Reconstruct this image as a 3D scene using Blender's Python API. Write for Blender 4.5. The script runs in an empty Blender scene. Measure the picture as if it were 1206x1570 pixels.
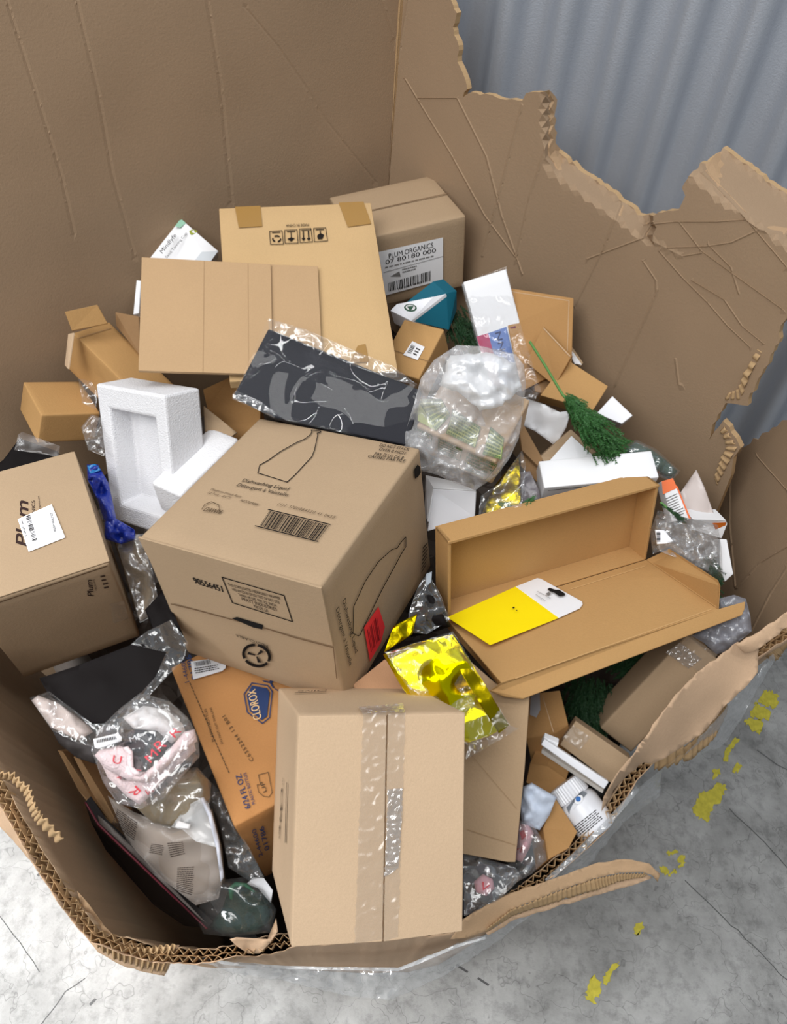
import bpy, bmesh, math, random
import numpy as np
from mathutils import Vector, Matrix, noise
from mathutils.geometry import delaunay_2d_cdt
random.seed(7)
S = bpy.context.scene
COL = S.collection

# ------------------------------------------------------------------ camera
FPX = 1190.0; CH = 1.8; VPX, VPY = 490.0, 1900.0
_dx, _dy = VPX - 603, VPY - 785
ROLL = math.atan2(-_dx, _dy)
PITCH = math.pi/2 - math.atan(math.hypot(_dx, _dy)/FPX)
F = np.array([0, math.cos(PITCH), -math.sin(PITCH)])
_r0 = np.array([1, 0, 0.]); _u0 = np.array([0, math.sin(PITCH), math.cos(PITCH)])
R = math.cos(ROLL)*_r0 + math.sin(ROLL)*_u0
U = -math.sin(ROLL)*_r0 + math.cos(ROLL)*_u0
CAM = np.array([0, 0, CH])
cd = bpy.data.cameras.new('camera'); co = bpy.data.objects.new('camera', cd); COL.objects.link(co)
cd.sensor_fit = 'VERTICAL'; cd.sensor_height = 24; cd.lens = FPX/1570*24; cd.clip_start = .02
m = Matrix.Identity(4)
for i in range(3):
    m[i][0] = R[i]; m[i][1] = U[i]; m[i][2] = -F[i]; m[i][3] = CAM[i]
co.matrix_world = m
S.camera = co

# ------------------------------------------------------------------ light
w = bpy.data.worlds.new('world'); S.world = w; w.use_nodes = True
w.node_tree.nodes['Background'].inputs[0].default_value = (.86, .93, 1, 1)
w.node_tree.nodes['Background'].inputs[1].default_value = .25
def area(loc, target, sx, sy, power, col=(1, 1, 1), spread=math.pi):
    l = bpy.data.lights.new('lamp', 'AREA'); l.shape = 'RECTANGLE'; l.size = sx; l.size_y = sy
    l.energy = power; l.color = col; l.spread = spread
    o = bpy.data.objects.new('lamp', l); COL.objects.link(o); o.location = loc
    o.rotation_euler = (Vector(target)-Vector(loc)).to_track_quat('-Z', 'Y').to_euler()
area((-1.15, -.7, 3.0), (-.1, .6, .5), 1.8, 1.6, 50, (1, .99, .97))       # soft key lamp, high and left of the camera; its source is unseen
for lx, ly, sx, sy, pw in ((.3, .25, 2.4, .04, 16), (.2, 1.0, 2.4, .04, 12), (-.9, 1.0, .04, 2.4, 9), (1.2, -.2, .04, 2.2, 8), (-.4, -.7, 2.0, .04, 8)):
    area((lx, ly, 3.9), (lx, ly, 0), sx, sy, pw)                # narrow strip lamps added overhead to give the plastic sharp highlights
area((-2.1, .0, 1.7), (-.75, .15, 0), 1.2, .8, 16, (.97, .98, 1), 1.0)         # lamp added on the left only to brighten the floor there
S.view_settings.view_transform = 'Standard'; S.view_settings.look = 'None'
S.view_settings.gamma = 1; S.view_settings.use_curve_mapping = False
S.view_settings.exposure = 0.15

# ------------------------------------------------------------------ picture frame <-> place
HA, HB = .62, .33                       # the heap's mean slope: z = HA + HB*y
HNORM = Vector((0, -HB, 1)).normalized()
def ray(x, y): return F + R*((x-603)/FPX) - U*((y-785)/FPX)
def Wz(x, y, z):
    r = ray(x, y); return Vector(CAM + r*((z-CH)/r[2]))
def Wl(x, y, l):
    r = ray(x, y); return Vector(CAM + r*((CH-HA-l)/(-r[2]+HB*r[1])))
def Wd(x, y, h):                         # distance in front of the camera 1.3 - h
    return Vector(CAM + ray(x, y)*(1.3-h))
def Wp(x, y, p, n):                      # on a plane
    r = Vector(ray(x, y)); c = Vector(CAM); n = Vector(n)
    return c + r*((Vector(p)-c).dot(n)/r.dot(n))
def px(P):
    d = np.array(P)-CAM; z = d@F
    return 603+FPX*(d@R)/z, 785-FPX*(d@U)/z

# ------------------------------------------------------------------ materials
def lin(c): return tuple(((v/255)/12.92 if v/255 <= .04045 else (((v/255)+.055)/1.055)**2.4) for v in c)+(1,)
MATS = {}
def newmat(name):
    m = bpy.data.materials.new(name); m.use_nodes = True
    nt = m.node_tree; b = nt.nodes['Principled BSDF']
    return m, nt, b, nt.nodes.new, nt.links.new
def mat(name, rgb, rough=.7, metal=0, bump=0, bscale=60, var=.0, spec=.3, grain=0, vscale=9):
    if name in MATS: return MATS[name]
    m, nt, b, N, L = newmat(name)
    b.inputs['Roughness'].default_value = rough; b.inputs['Metallic'].default_value = metal
    b.inputs['Specular IOR Level'].default_value = spec
    b.inputs['Base Color'].default_value = lin(rgb)
    tc = N('ShaderNodeTexCoord')
    if var or grain:
        n1 = N('ShaderNodeTexNoise'); n1.inputs['Scale'].default_value = vscale; n1.inputs['Detail'].default_value = 6
        n2 = N('ShaderNodeTexNoise'); n2.inputs['Scale'].default_value = 700; n2.inputs['Detail'].default_value = 2
        L(tc.outputs['Object'], n1.inputs[0]); L(tc.outputs['Object'], n2.inputs[0])
        a = N('ShaderNodeMath'); a.operation = 'MULTIPLY_ADD'; L(n1.outputs[0], a.inputs[0]); a.inputs[1].default_value = var*2; a.inputs[2].default_value = 1-var
        c = N('ShaderNodeMath'); c.operation = 'MULTIPLY_ADD'; L(n2.outputs[0], c.inputs[0]); c.inputs[1].default_value = grain*2; c.inputs[2].default_value = 1-grain
        mu = N('ShaderNodeMath'); mu.operation = 'MULTIPLY'; L(a.outputs[0], mu.inputs[0]); L(c.outputs[0], mu.inputs[1])
        vm = N('ShaderNodeVectorMath'); vm.operation = 'SCALE'; vm.inputs[0].default_value = lin(rgb)[:3]; L(mu.outputs[0], vm.inputs['Scale'])
        L(vm.outputs[0], b.inputs['Base Color'])
    if bump:
        n3 = N('ShaderNodeTexNoise'); n3.inputs['Scale'].default_value = bscale; n3.inputs['Detail'].default_value = 5
        L(tc.outputs['Object'], n3.inputs[0])
        bp = N('ShaderNodeBump'); bp.inputs['Strength'].default_value = bump; bp.inputs['Distance'].default_value = .004
        L(n3.outputs[0], bp.inputs['Height']); L(bp.outputs[0], b.inputs['Normal'])
    MATS[name] = m; return m
def film(name, tint=(1, 1, 1), haze=.05, gloss=.35, rough=.12, bump=.8, scale=22, hazecol=(235, 238, 240)):
    """clear plastic film: see-through with crinkled reflections and a little milkiness"""
    m, nt, b, N, L = newmat(name); nt.nodes.remove(b); out = nt.nodes['Material Output']
    tr = N('ShaderNodeBsdfTransparent'); tr.inputs[0].default_value = (*tint, 1)
    gl = N('ShaderNodeBsdfGlossy'); gl.inputs['Roughness'].default_value = rough
    df = N('ShaderNodeBsdfDiffuse'); df.inputs[0].default_value = lin(hazecol)
    tc = N('ShaderNodeTexCoord'); n = N('ShaderNodeTexNoise'); n.noise_type = 'RIDGED_MULTIFRACTAL'
    n.inputs['Scale'].default_value = scale; n.inputs['Detail'].default_value = 4; L(tc.outputs['Object'], n.inputs[0])
    bp = N('ShaderNodeBump'); bp.inputs['Strength'].default_value = bump; bp.inputs['Distance'].default_value = .01
    L(n.outputs[0], bp.inputs['Height']); L(bp.outputs[0], gl.inputs['Normal'])
    m1 = N('ShaderNodeMixShader'); m1.inputs[0].default_value = haze; L(tr.outputs[0], m1.inputs[1]); L(df.outputs[0], m1.inputs[2])
    m2 = N('ShaderNodeMixShader'); m2.inputs[0].default_value = gloss*.22; L(m1.outputs[0], m2.inputs[1]); L(gl.outputs[0], m2.inputs[2])
    L(m2.outputs[0], out.inputs[0]); MATS[name] = m; return m
def kraft(name, rgb): return mat(name, rgb, .82, bump=.12, bscale=260, var=.07, grain=.10, spec=.15)
K = dict(
 wall=kraft('bin_board', (155, 131, 106)), wall_out=kraft('bin_board_outside', (176, 146, 114)), peel=kraft('peeled_liner', (190, 160, 131)),
 flute=kraft('flute_paper', (180, 150, 112)), light=kraft('light_kraft', (197, 170, 140)), mid=kraft('kraft', (170, 146, 118)),
 grey=kraft('greyed_kraft', (176, 149, 118)), tan=kraft('yellow_kraft', (196, 164, 120)), gold=kraft('golden_kraft', (184, 144, 94)),
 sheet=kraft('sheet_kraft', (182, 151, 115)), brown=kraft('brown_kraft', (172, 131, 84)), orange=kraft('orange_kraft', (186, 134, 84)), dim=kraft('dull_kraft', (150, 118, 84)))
white = mat('white_card', (236, 237, 240), .5, var=.02)
glossw = mat('glossy_white_card', (232, 233, 238), .25, spec=.5)
label_m = mat('white_label', (238, 238, 240), .45)
ink = mat('black_ink', (38, 34, 32), .8, spec=.05); ink2 = mat('faded_ink', (88, 72, 56), .9, spec=.05)
inkg = mat('grey_ink', (120, 118, 116), .8); inkblue = mat('blue_ink', (45, 62, 104), .8); inkgreen = mat('green_ink', (88, 112, 66), .8)
tape_m = film('clear_tape', haze=.20, gloss=.5, rough=.28, bump=.5, scale=90, hazecol=(214, 196, 172))
tapes_m = film('shiny_tape', haze=.30, gloss=1.7, rough=.2, bump=1, scale=130, hazecol=(225, 215, 205))
btape = mat('brown_tape', (158, 120, 62), .35, spec=.5, var=.08)
foam_m = mat('white_foam', (232, 232, 235), .9, bump=.5, bscale=420)
film_c = film('clear_film', haze=.02, gloss=.4, rough=.12, scale=30)
film_x = film('crinkled_film', haze=.05, gloss=.75, rough=.13, bump=1, scale=48)
film_m = film('milky_film', haze=.24, gloss=.55, rough=.2, bump=1, scale=60, hazecol=(244, 244, 246))
film_w = film('stretch_film', haze=.32, gloss=1.2, rough=.18, bump=1, scale=40, hazecol=(225, 228, 230))
blackm = mat('black_fabric', (34, 35, 42), .75, bump=.2, bscale=200, spec=.3)
blackb = mat('black_poly', (22, 19, 19), .7, bump=.3, bscale=14, spec=.08)
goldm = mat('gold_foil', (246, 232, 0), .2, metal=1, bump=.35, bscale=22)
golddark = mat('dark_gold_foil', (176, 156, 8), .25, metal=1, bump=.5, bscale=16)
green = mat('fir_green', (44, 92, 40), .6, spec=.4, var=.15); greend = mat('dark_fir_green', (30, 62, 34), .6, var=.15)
steel = mat('galvanised_steel', (176, 181, 190), .42, metal=.4, bump=.15, bscale=300, var=.06, grain=.06)

# ------------------------------------------------------------------ mesh helpers
def finish(o, label, cat, group=None, kind=None):
    if label: o['label'] = label
    if cat: o['category'] = cat
    if group: o['group'] = group
    if kind: o['kind'] = kind
    return o
def mk(name, vs, fs, mt, parent=None, smooth=False, label=None, cat=None, group=None, kind=None, bevel=0, mats=None, fmat=None):
    vs = [Vector(v) for v in vs]
    if parent:
        off = Vector(parent.location); pp = parent.parent
        while pp: off += Vector(pp.location); pp = pp.parent
    else:
        off = Vector((sum(v.x for v in vs)/len(vs), sum(v.y for v in vs)/len(vs), min(v.z for v in vs)))
    me = bpy.data.meshes.new(name); me.from_pydata([v-off for v in vs], [], fs)
    for x in (mats or [mt]): me.materials.append(x)
    if fmat:
        for p, k in zip(me.polygons, fmat): p.material_index = k
    if smooth: me.polygons.foreach_set('use_smooth', [True]*len(me.polygons))
    me.update()
    bm = bmesh.new(); bm.from_mesh(me); bmesh.ops.recalc_face_normals(bm, faces=bm.faces[:]); bm.to_mesh(me); bm.free()
    o = bpy.data.objects.new(name, me); COL.objects.link(o)
    if parent: o.parent = parent
    else: o.location = off
    if bevel:
        b = o.modifiers.new('bevel', 'BEVEL'); b.width = bevel; b.segments = 2; b.limit_method = 'ANGLE'
    return finish(o, label, cat, group, kind)
def thing(name, loc, label, cat, group=None, kind=None):
    o = bpy.data.objects.new(name, None); COL.objects.link(o); o.location = loc; o.empty_display_size = .05
    return finish(o, label, cat, group, kind)
def hexa(P):  # 8 corners (000,100,110,010,001,101,111,011)
    return P, [(0, 3, 2, 1), (4, 5, 6, 7), (0, 1, 5, 4), (1, 2, 6, 5), (2, 3, 7, 6), (3, 0, 4, 7)]
def box8(O, a, b, c): return [O, O+a, O+a+b, O+b, O+c, O+a+c, O+a+b+c, O+b+c]
def slab(name, quad, n, th, mt, parent=None, bevel=.0008, **k):
    n = Vector(n).normalized()*th; q = [Vector(v) for v in quad]; m_ = len(q)
    vs = q+[v-n for v in q]
    fs = [tuple(range(m_)), tuple(range(2*m_-1, m_-1, -1))]+[(i, i+m_, (i+1) % m_+m_, (i+1) % m_) for i in range(m_)]
    return mk(name, vs, fs, mt, parent, bevel=bevel, **k)
def nrm3(a, b, c):
    n = (Vector(b)-Vector(a)).cross(Vector(c)-Vector(a)).normalized()
    return n if n.dot(Vector(CAM)-Vector(a)) > 0 else -n
def jag(pts, amp=4, step=9, closed=True):
    out = []; n = len(pts)
    for i in range(n if closed else n-1):
        a = np.array(pts[i], float); b = np.array(pts[(i+1) % n], float); L_ = np.linalg.norm((b-a)[:2]); k = max(1, int(L_/step))
        for j in range(k):
            p = a+(b-a)*j/k
            if j: p[:2] += np.random.default_rng(int(abs(p[0]*13+p[1]*7))).normal(size=2)*amp*.5
            out.append(tuple(p))
    if not closed: out.append(tuple(pts[-1]))
    return out
def tri(outline, step, creases=()):
    """triangulate a picture-plane outline with an inner grid; creases are lines that stay edges"""
    o2 = [Vector((p[0], p[1])) for p in outline]; n = len(o2)
    xs = [p.x for p in o2]; ys = [p.y for p in o2]; pts = list(o2)
    poly = [(p.x, p.y) for p in o2]
    def inside(x, y):
        c = False
        for i in range(n):
            x1, y1 = poly[i]; x2, y2 = poly[i-1]
            if (y1 > y) != (y2 > y) and x < (x2-x1)*(y-y1)/(y2-y1)+x1: c = not c
        return c
    rnd = random.Random(3); r_ = 0
    y = min(ys)+step/2
    while y < max(ys):
        x = min(xs)+step/2+(step/2 if r_ % 2 else 0)
        while x < max(xs):
            if inside(x, y): pts.append(Vector((x+rnd.uniform(-.15, .15)*step, y+rnd.uniform(-.15, .15)*step)))
            x += step
        y += step*.87; r_ += 1
    edges = []
    for cr in creases:
        prev = None
        for i in range(len(cr)-1):
            a, b = Vector(cr[i][:2]), Vector(cr[i+1][:2]); k = max(1, int((b-a).length/(step*.45)))
            for j in range(k+(1 if i == len(cr)-2 else 0)):
                q = a.lerp(b, j/k)
                if inside(q.x, q.y):
                    pts.append(q); idx = len(pts)-1
                    if prev is not None: edges.append((prev, idx))
                    prev = idx
                else: prev = None
    r = delaunay_2d_cdt(pts, edges, [list(range(n))], 1, 1e-3)
    return r[0], [tuple(f) for f in r[2]]
def idw(pts, p=2.0):
    A = np.array([q[:2] for q in pts], float); V = np.array([q[2] for q in pts], float)
    def f(x, y):
        d = (A[:, 0]-x)**2+(A[:, 1]-y)**2
        w_ = 1/(d+1)**(p/2)
        return float((w_*V).sum()/w_.sum())
    return f
def edist(outline):
    A = np.array([q[:2] for q in outline], float); B = np.roll(A, -1, 0); D = B-A; LL = (D**2).sum(1)+1e-9
    def f(x, y):
        P = np.array([x, y]); t = np.clip(((P-A)*D).sum(1)/LL, 0, 1)
        return float(np.sqrt(((A+D*t[:, None]-P)**2).sum(1).min()))
    return f
def fold(v, s, seed=0):          # crumple height 0..1 with sharp ridges
    q = Vector(v)*s+Vector((seed, seed*1.7, 0)); a = 1-abs(noise.noise(q))*2; b = 1-abs(noise.noise(q*2.3+Vector((5, 1, 2))))*2
    return .65*a+.35*b
def patch(name, outline, mt, parent=None, step=9, ctrl=(), th=.002, puff=0, pr=30, crum=0, cs=14, mode='l', smooth=True, creases=(), jagg=0, seed=0, ridge=.002, under=None, **k):
    """a sheet (or, with puff, a stuffed pillow-like body) given by its outline: (x, y, height)"""
    if jagg: outline = jag(outline, jagg, 8)
    if 'film' in mt.name: step = min(step, 5)
    vs, fs = tri(outline, step, creases)
    W = {'l': Wl, 'z': Wz, 'd': Wd}[mode]
    f = idw(list(outline)+list(ctrl)); e = edist(outline); top = []; bot = []
    cl = None
    if creases:
        segs = [(np.array(c[i][:2], float), np.array(c[i+1][:2], float)) for c in creases for i in range(len(c)-1)]
        def cl(x, y):
            P = np.array([x, y]); m_ = 1e9
            for a, b in segs:
                t = np.clip(((P-a)@(b-a))/((b-a)@(b-a)+1e-9), 0, 1); m_ = min(m_, np.linalg.norm(a+(b-a)*t-P))
            return m_
    def toph(x, y, h=None):
        h = f(x, y); d = e(x, y); pf = 0
        if puff: t = min(1, d/pr); pf = puff*math.sqrt(max(0, 1-(1-t)**2))
        if crum: h += crum*(fold(W(x, y, h), cs, seed)-.5)*min(1, d/6+.15 if puff else 1)
        return W(x, y, h+pf+.0015)
    global TOP; TOP = toph
    for v in vs:
        h = f(v.x, v.y); d = e(v.x, v.y); pf = 0
        if puff: t = min(1, d/pr); pf = puff*math.sqrt(max(0, 1-(1-t)**2))
        P = W(v.x, v.y, h)
        if crum: h += crum*(fold(P, cs, seed)-.5)*min(1, d/6+.15 if puff else 1)
        if cl and cl(v.x, v.y) < 1: h += ridge
        P = W(v.x, v.y, h+pf); top.append(P)
        bot.append(W(v.x, v.y, h-(pf if under is None else under*min(1, d/pr)))-HNORM*th)
    n = len(vs); cnt = {}
    for t in fs:
        for i in range(len(t)):
            ed = (t[i], t[(i+1) % len(t)]); cnt[tuple(sorted(ed))] = cnt.get(tuple(sorted(ed)), 0)+1
    allf = list(fs)
    if th or puff:
        allf += [tuple(i+n for i in reversed(t)) for t in fs]
        for t in fs:
            for i in range(len(t)):
                a, b = t[i], t[(i+1) % len(t)]
                if cnt[tuple(sorted((a, b)))] == 1: allf.append((b, a, a+n, b+n))
        allv = top+bot
    else: allv = top
    return mk(name, allv, allf, mt, parent, smooth=smooth, **k)
def block(name, quad, mt, down=None, h=.04, n=None, parent=None, bevel=.0015, **k):
    """small carton: seen face as outline (x, y, lift), running back by h or along `down`=(i,x,y,lift)"""
    q = [Wl(*p) for p in quad]
    nn = nrm3(q[0], q[1], q[2])
    if down: d = Wl(*down[1:])-q[down[0]]
    else: d = -nn*h
    m_ = len(q); vs = q+[v+d for v in q]
    fs = [tuple(range(m_)), tuple(range(2*m_-1, m_-1, -1))]+[(i, i+m_, (i+1) % m_+m_, (i+1) % m_) for i in range(m_)]
    o = mk(name, vs, fs, mt, parent, bevel=bevel, **k)
    o_face = (q[0], nn)
    return o, o_face
# writing and printing ------------------------------------------------
_tc = bpy.data.curves.new('lettering', 'FONT'); _to = bpy.data.objects.new('lettering', _tc); COL.objects.link(_to)
_cache = {}
def glyphs(s, shear=0, spacing=1):
    key = (s, shear, spacing)
    if key not in _cache:
        _tc.body = s; _tc.shear = shear; _tc.space_character = spacing; _tc.size = 1; _tc.resolution_u = 3
        bpy.context.view_layer.update()
        me = bpy.data.meshes.new_from_object(_to.evaluated_get(bpy.context.evaluated_depsgraph_get()))
        vs = [tuple(v.co) for v in me.vertices]; fs = [tuple(p.vertices) for p in me.polygons]; bpy.data.meshes.remove(me)
        _cache[key] = (vs, fs)
    return _cache[key]
class Print:
    """flat ink or paper on one plane: everything added is projected on (p, n) and raised by eps"""
    def __init__(s, p, n, eps=.0006): s.p = Vector(p); s.n = Vector(n).normalized(); s.p = s.p+s.n*eps; s.pc = []
    def w(s, x, y): return Wp(x, y, s.p, s.n)
    def add(s, vs, fs): s.pc.append((vs, fs)); return s
    def poly(s, pts):
        return s.add([s.w(*p) for p in pts], [tuple(range(len(pts)))])
    def line(s, pts, wd=1.0, closed=False):
        if closed: pts = list(pts)+[pts[0]]
        for a, b in zip(pts, pts[1:]):
            a = Vector(a); b = Vector(b); d = (b-a)
            if d.length < .01: continue
            t = Vector((-d.y, d.x)).normalized()*wd/2; e = d.normalized()*wd*.3
            s.poly([tuple(a+t-e), tuple(b+t+e), tuple(b-t+e), tuple(a-t-e)])
        return s
    def quadmap(s, q):   # unit square -> the plane through a homography-free bilinear map in the picture
        q = [Vector(v) for v in q]
        return lambda u, v: tuple(q[0].lerp(q[1], u).lerp(q[3].lerp(q[2], u), v))
    def text(s, body, a, b, hpx, up=1, shear=0, spacing=1, bold=0):
        """baseline from a to b (pixels), cap height about hpx, up=+1: letters rise to the left-hand side of a->b seen in the picture"""
        vs, fs = glyphs(body, shear, spacing)
        if not vs: return s
        x0 = min(v[0] for v in vs); x1 = max(v[0] for v in vs); hh = .70
        A = s.w(*a); B = s.w(*b); d = (B-A); Lg = d.length; dn = d.normalized()
        upv = s.n.cross(dn)*up
        mid = Vector(a).lerp(Vector(b), .5); M_ = s.w(*mid)
        p1 = px(M_+upv*.01); k = .01/max(.5, math.hypot(p1[0]-mid[0], p1[1]-mid[1]))
        H_ = hpx*k
        bold = bold*.6 if hpx >= 8 else 0
        for off in ([0] if not bold else [-bold, 0, bold]):
            s.add([A+dn*((v[0]-x0)/(x1-x0)*Lg+off*k)+upv*(v[1]/hh*H_)+s.n*off*1e-5 for v in vs], fs)
        return s
    def bars(s, q, n=28, seed=1, fill=.55):
        mp = s.quadmap(q); r = random.Random(seed); x = 0; ws = [r.choice((1, 1, 2, 3)) for _ in range(2*n)]; T = sum(ws)
        for i, wd in enumerate(ws):
            if i % 2 == 0: s.poly([mp(x/T, 0), mp((x+wd*fill*1.5)/T, 0), mp((x+wd*fill*1.5)/T, 1), mp(x/T, 1)])
            x += wd
        return s
    def lines(s, q, rows, seed=1, th=.45, words=True):   # print too small to read
        mp = s.quadmap(q); r = random.Random(seed)
        for i in range(rows):
            v0 = (i+.2)/rows; v1 = v0+th/rows; u = r.uniform(0, .06); e = r.uniform(.8, 1)
            while u < e:
                l = r.uniform(.03, .11) if words else e
                s.poly([mp(u, v0), mp(min(e, u+l), v0), mp(min(e, u+l), v1), mp(u, v1)]); u += l+.018
        return s
    def done(s, name, mt, parent, gap=.022, **k):
        pcs = [(v, f, [min(q[i] for q in v) for i in range(3)], [max(q[i] for q in v) for i in range(3)]) for v, f in s.pc if v]
        grp = list(range(len(pcs)))
        def root(i):
            while grp[i] != i: i = grp[i]
            return i
        for i in range(len(pcs)):
            for j in range(i):
                if all(pcs[i][2][a] < pcs[j][3][a]+gap and pcs[j][2][a] < pcs[i][3][a]+gap for a in range(3)): grp[root(i)] = root(j)
        o = None
        for g in sorted(set(root(i) for i in range(len(pcs)))):
            V = []; F_ = []
            for i in range(len(pcs)):
                if root(i) == g: n0 = len(V); V += pcs[i][0]; F_ += [tuple(a+n0 for a in f) for f in pcs[i][1]]
            o = mk(name, V, F_, mt, parent, **k)
        return o
def onsheet(name, mt, parent, texts=(), polys=(), top=None, **k):
    """lettering that follows the last sheet: texts = (body, a, b, height) in picture points"""
    T_ = top or TOP; V = []; F_ = []
    for (body, a, b, h) in texts:
        vs, fs = glyphs(body); x0 = min(v[0] for v in vs); x1 = max(v[0] for v in vs)
        a = Vector(a); b = Vector(b); d = b-a; u = Vector((d.y, -d.x)).normalized()*h/.7; o = len(V)
        for v in vs: q = a+d*((v[0]-x0)/(x1-x0))+u*v[1]; V.append(T_(q.x, q.y))
        F_ += [tuple(i+o for i in f) for f in fs]
    for pts in polys:
        o = len(V); V += [T_(*p) for p in pts]; F_.append(tuple(range(o, o+len(pts))))
    return mk(name, V, F_, mt, parent, **k)
def paper(name, pts, face, mt, parent, eps=.0004, **k):
    P = Print(face[0], face[1], eps); P.poly(pts); return P.done(name, mt, parent, **k)
FITS = {  # measured cartons: corner, three edge directions, three edge lengths (metres)
 'tray': [[0.0999, 0.7068, 0.8197], [[0.8967, 0.4427, 0.0051], [-0.1195, 0.2311, 0.9656], [-0.4263, 0.8664, -0.2601]], [0.3697, 0.1485, 0.0407]],
 'dawn': [[-0.077, 0.5554, 1.0673], [[-0.917, 0.3448, -0.2004], [0.3586, 0.9328, -0.0359], [0.1746, -0.1048, -0.9791]], [0.275, 0.2947, 0.2355]],
 'olive': [[-0.0802, 0.4097, 1.0292], [[0.9691, 0.2048, -0.1377], [-0.2341, 0.586, -0.7758], [0.0782, -0.784, -0.6158]], [0.1916, 0.2195, 0.2411]],
 'plum': [[0.0786, 1.4058, 1.1309], [[-0.9055, -0.4082, -0.1163], [-0.4116, 0.9114, 0.0058], [0.1036, 0.0531, -0.9932]], [0.2203, 0.1832, 0.156]],
 'clorox': [[-0.1686, 0.389, 0.7484], [[0.8322, 0.5386, 0.1317], [-0.538, 0.8418, -0.043], [0.134, 0.0351, -0.9904]], [0.17, 0.2803, 0.2175]],
 'flat': [[-0.0964, 1.3552, 1.1612], [[-0.9734, -0.2266, -0.0327], [0.2243, -0.9151, -0.3352], [-0.046, 0.3336, -0.9416]], [0.2683, 0.3577, 0.02]],
 'pl2': [[-0.3896, 0.6663, 0.9299], [[-0.8653, -0.4988, -0.05], [-0.5001, 0.8517, 0.1568], [-0.0356, 0.1607, -0.9864]], [0.1859, 0.2154, 0.2459]],
 'candy': [[0.0812, 1.2399, 1.0892], [[0.9269, 0.2233, 0.3017], [0.3754, -0.553, -0.7438], [0.0008, 0.8027, -0.5964]], [0.0781, 0.2119, 0.035]],
 'foam_tray': [[-0.497, 0.9692, 0.9998], [[0.8481, -0.4364, 0.3005], [0.087, -0.4447, -0.8914], [0.5227, 0.7821, -0.3392]], [0.1627, 0.2333, 0.0711]],
 'foam_block': [[-0.3771, 0.8272, 0.933], [[0.4276, 0.9011, 0.0717], [0.8989, -0.4323, 0.0713], [0.0953, 0.0339, -0.9949]], [0.1442, 0.06, 0.064]],
 'sbox': [[0.0558, 1.1689, 1.0357], [[-0.9109, 0.3993, -0.1037], [-0.3321, -0.8589, -0.3899], [0.2447, 0.3207, -0.915]], [0.0783, 0.1082, 0.07]],
 'open_carton': [[-0.5878, 1.1146, 0.9878], [[0.524, 0.8334, -0.1757], [0.7823, -0.5525, -0.2876], [-0.3367, 0.0133, -0.9415]], [0.0753, 0.1779, 0.085]],
 'left_carton': [[-0.6102, 0.9775, 0.9126], [[0.7326, 0.5881, -0.3427], [-0.6171, 0.7863, 0.0301], [-0.2872, -0.1894, -0.9389]], [0.1, 0.1, 0.06]],
 'white_long': [[0.227, 0.945, 0.9518], [[0.9807, 0.1609, 0.1107], [0.1855, -0.9446, -0.2709], [0.061, 0.2863, -0.9562]], [0.1864, 0.05, 0.06]],
 'white_shiny': [[0.0552, 0.8894, 0.9135], [[0.9675, 0.2506, -0.0344], [0.1268, -0.5983, -0.7912], [-0.2188, 0.7611, -0.6106]], [0.077, 0.0576, 0.05]],
 'long_carton': [[0.3682, 0.6328, 0.6688], [[0.5337, 0.4636, 0.7073], [0.8402, -0.3858, -0.3811], [0.0962, 0.7977, -0.5954]], [0.2054, 0.0644, 0.08]],
 'paperbox': [[0.0209, 0.9014, 1.0375], [[0.9138, -0.3993, -0.0741], [0.397, 0.8398, 0.3703], [0.0856, 0.3678, -0.9259]], [0.133, 0.1185, 0.08]],
}
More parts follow.
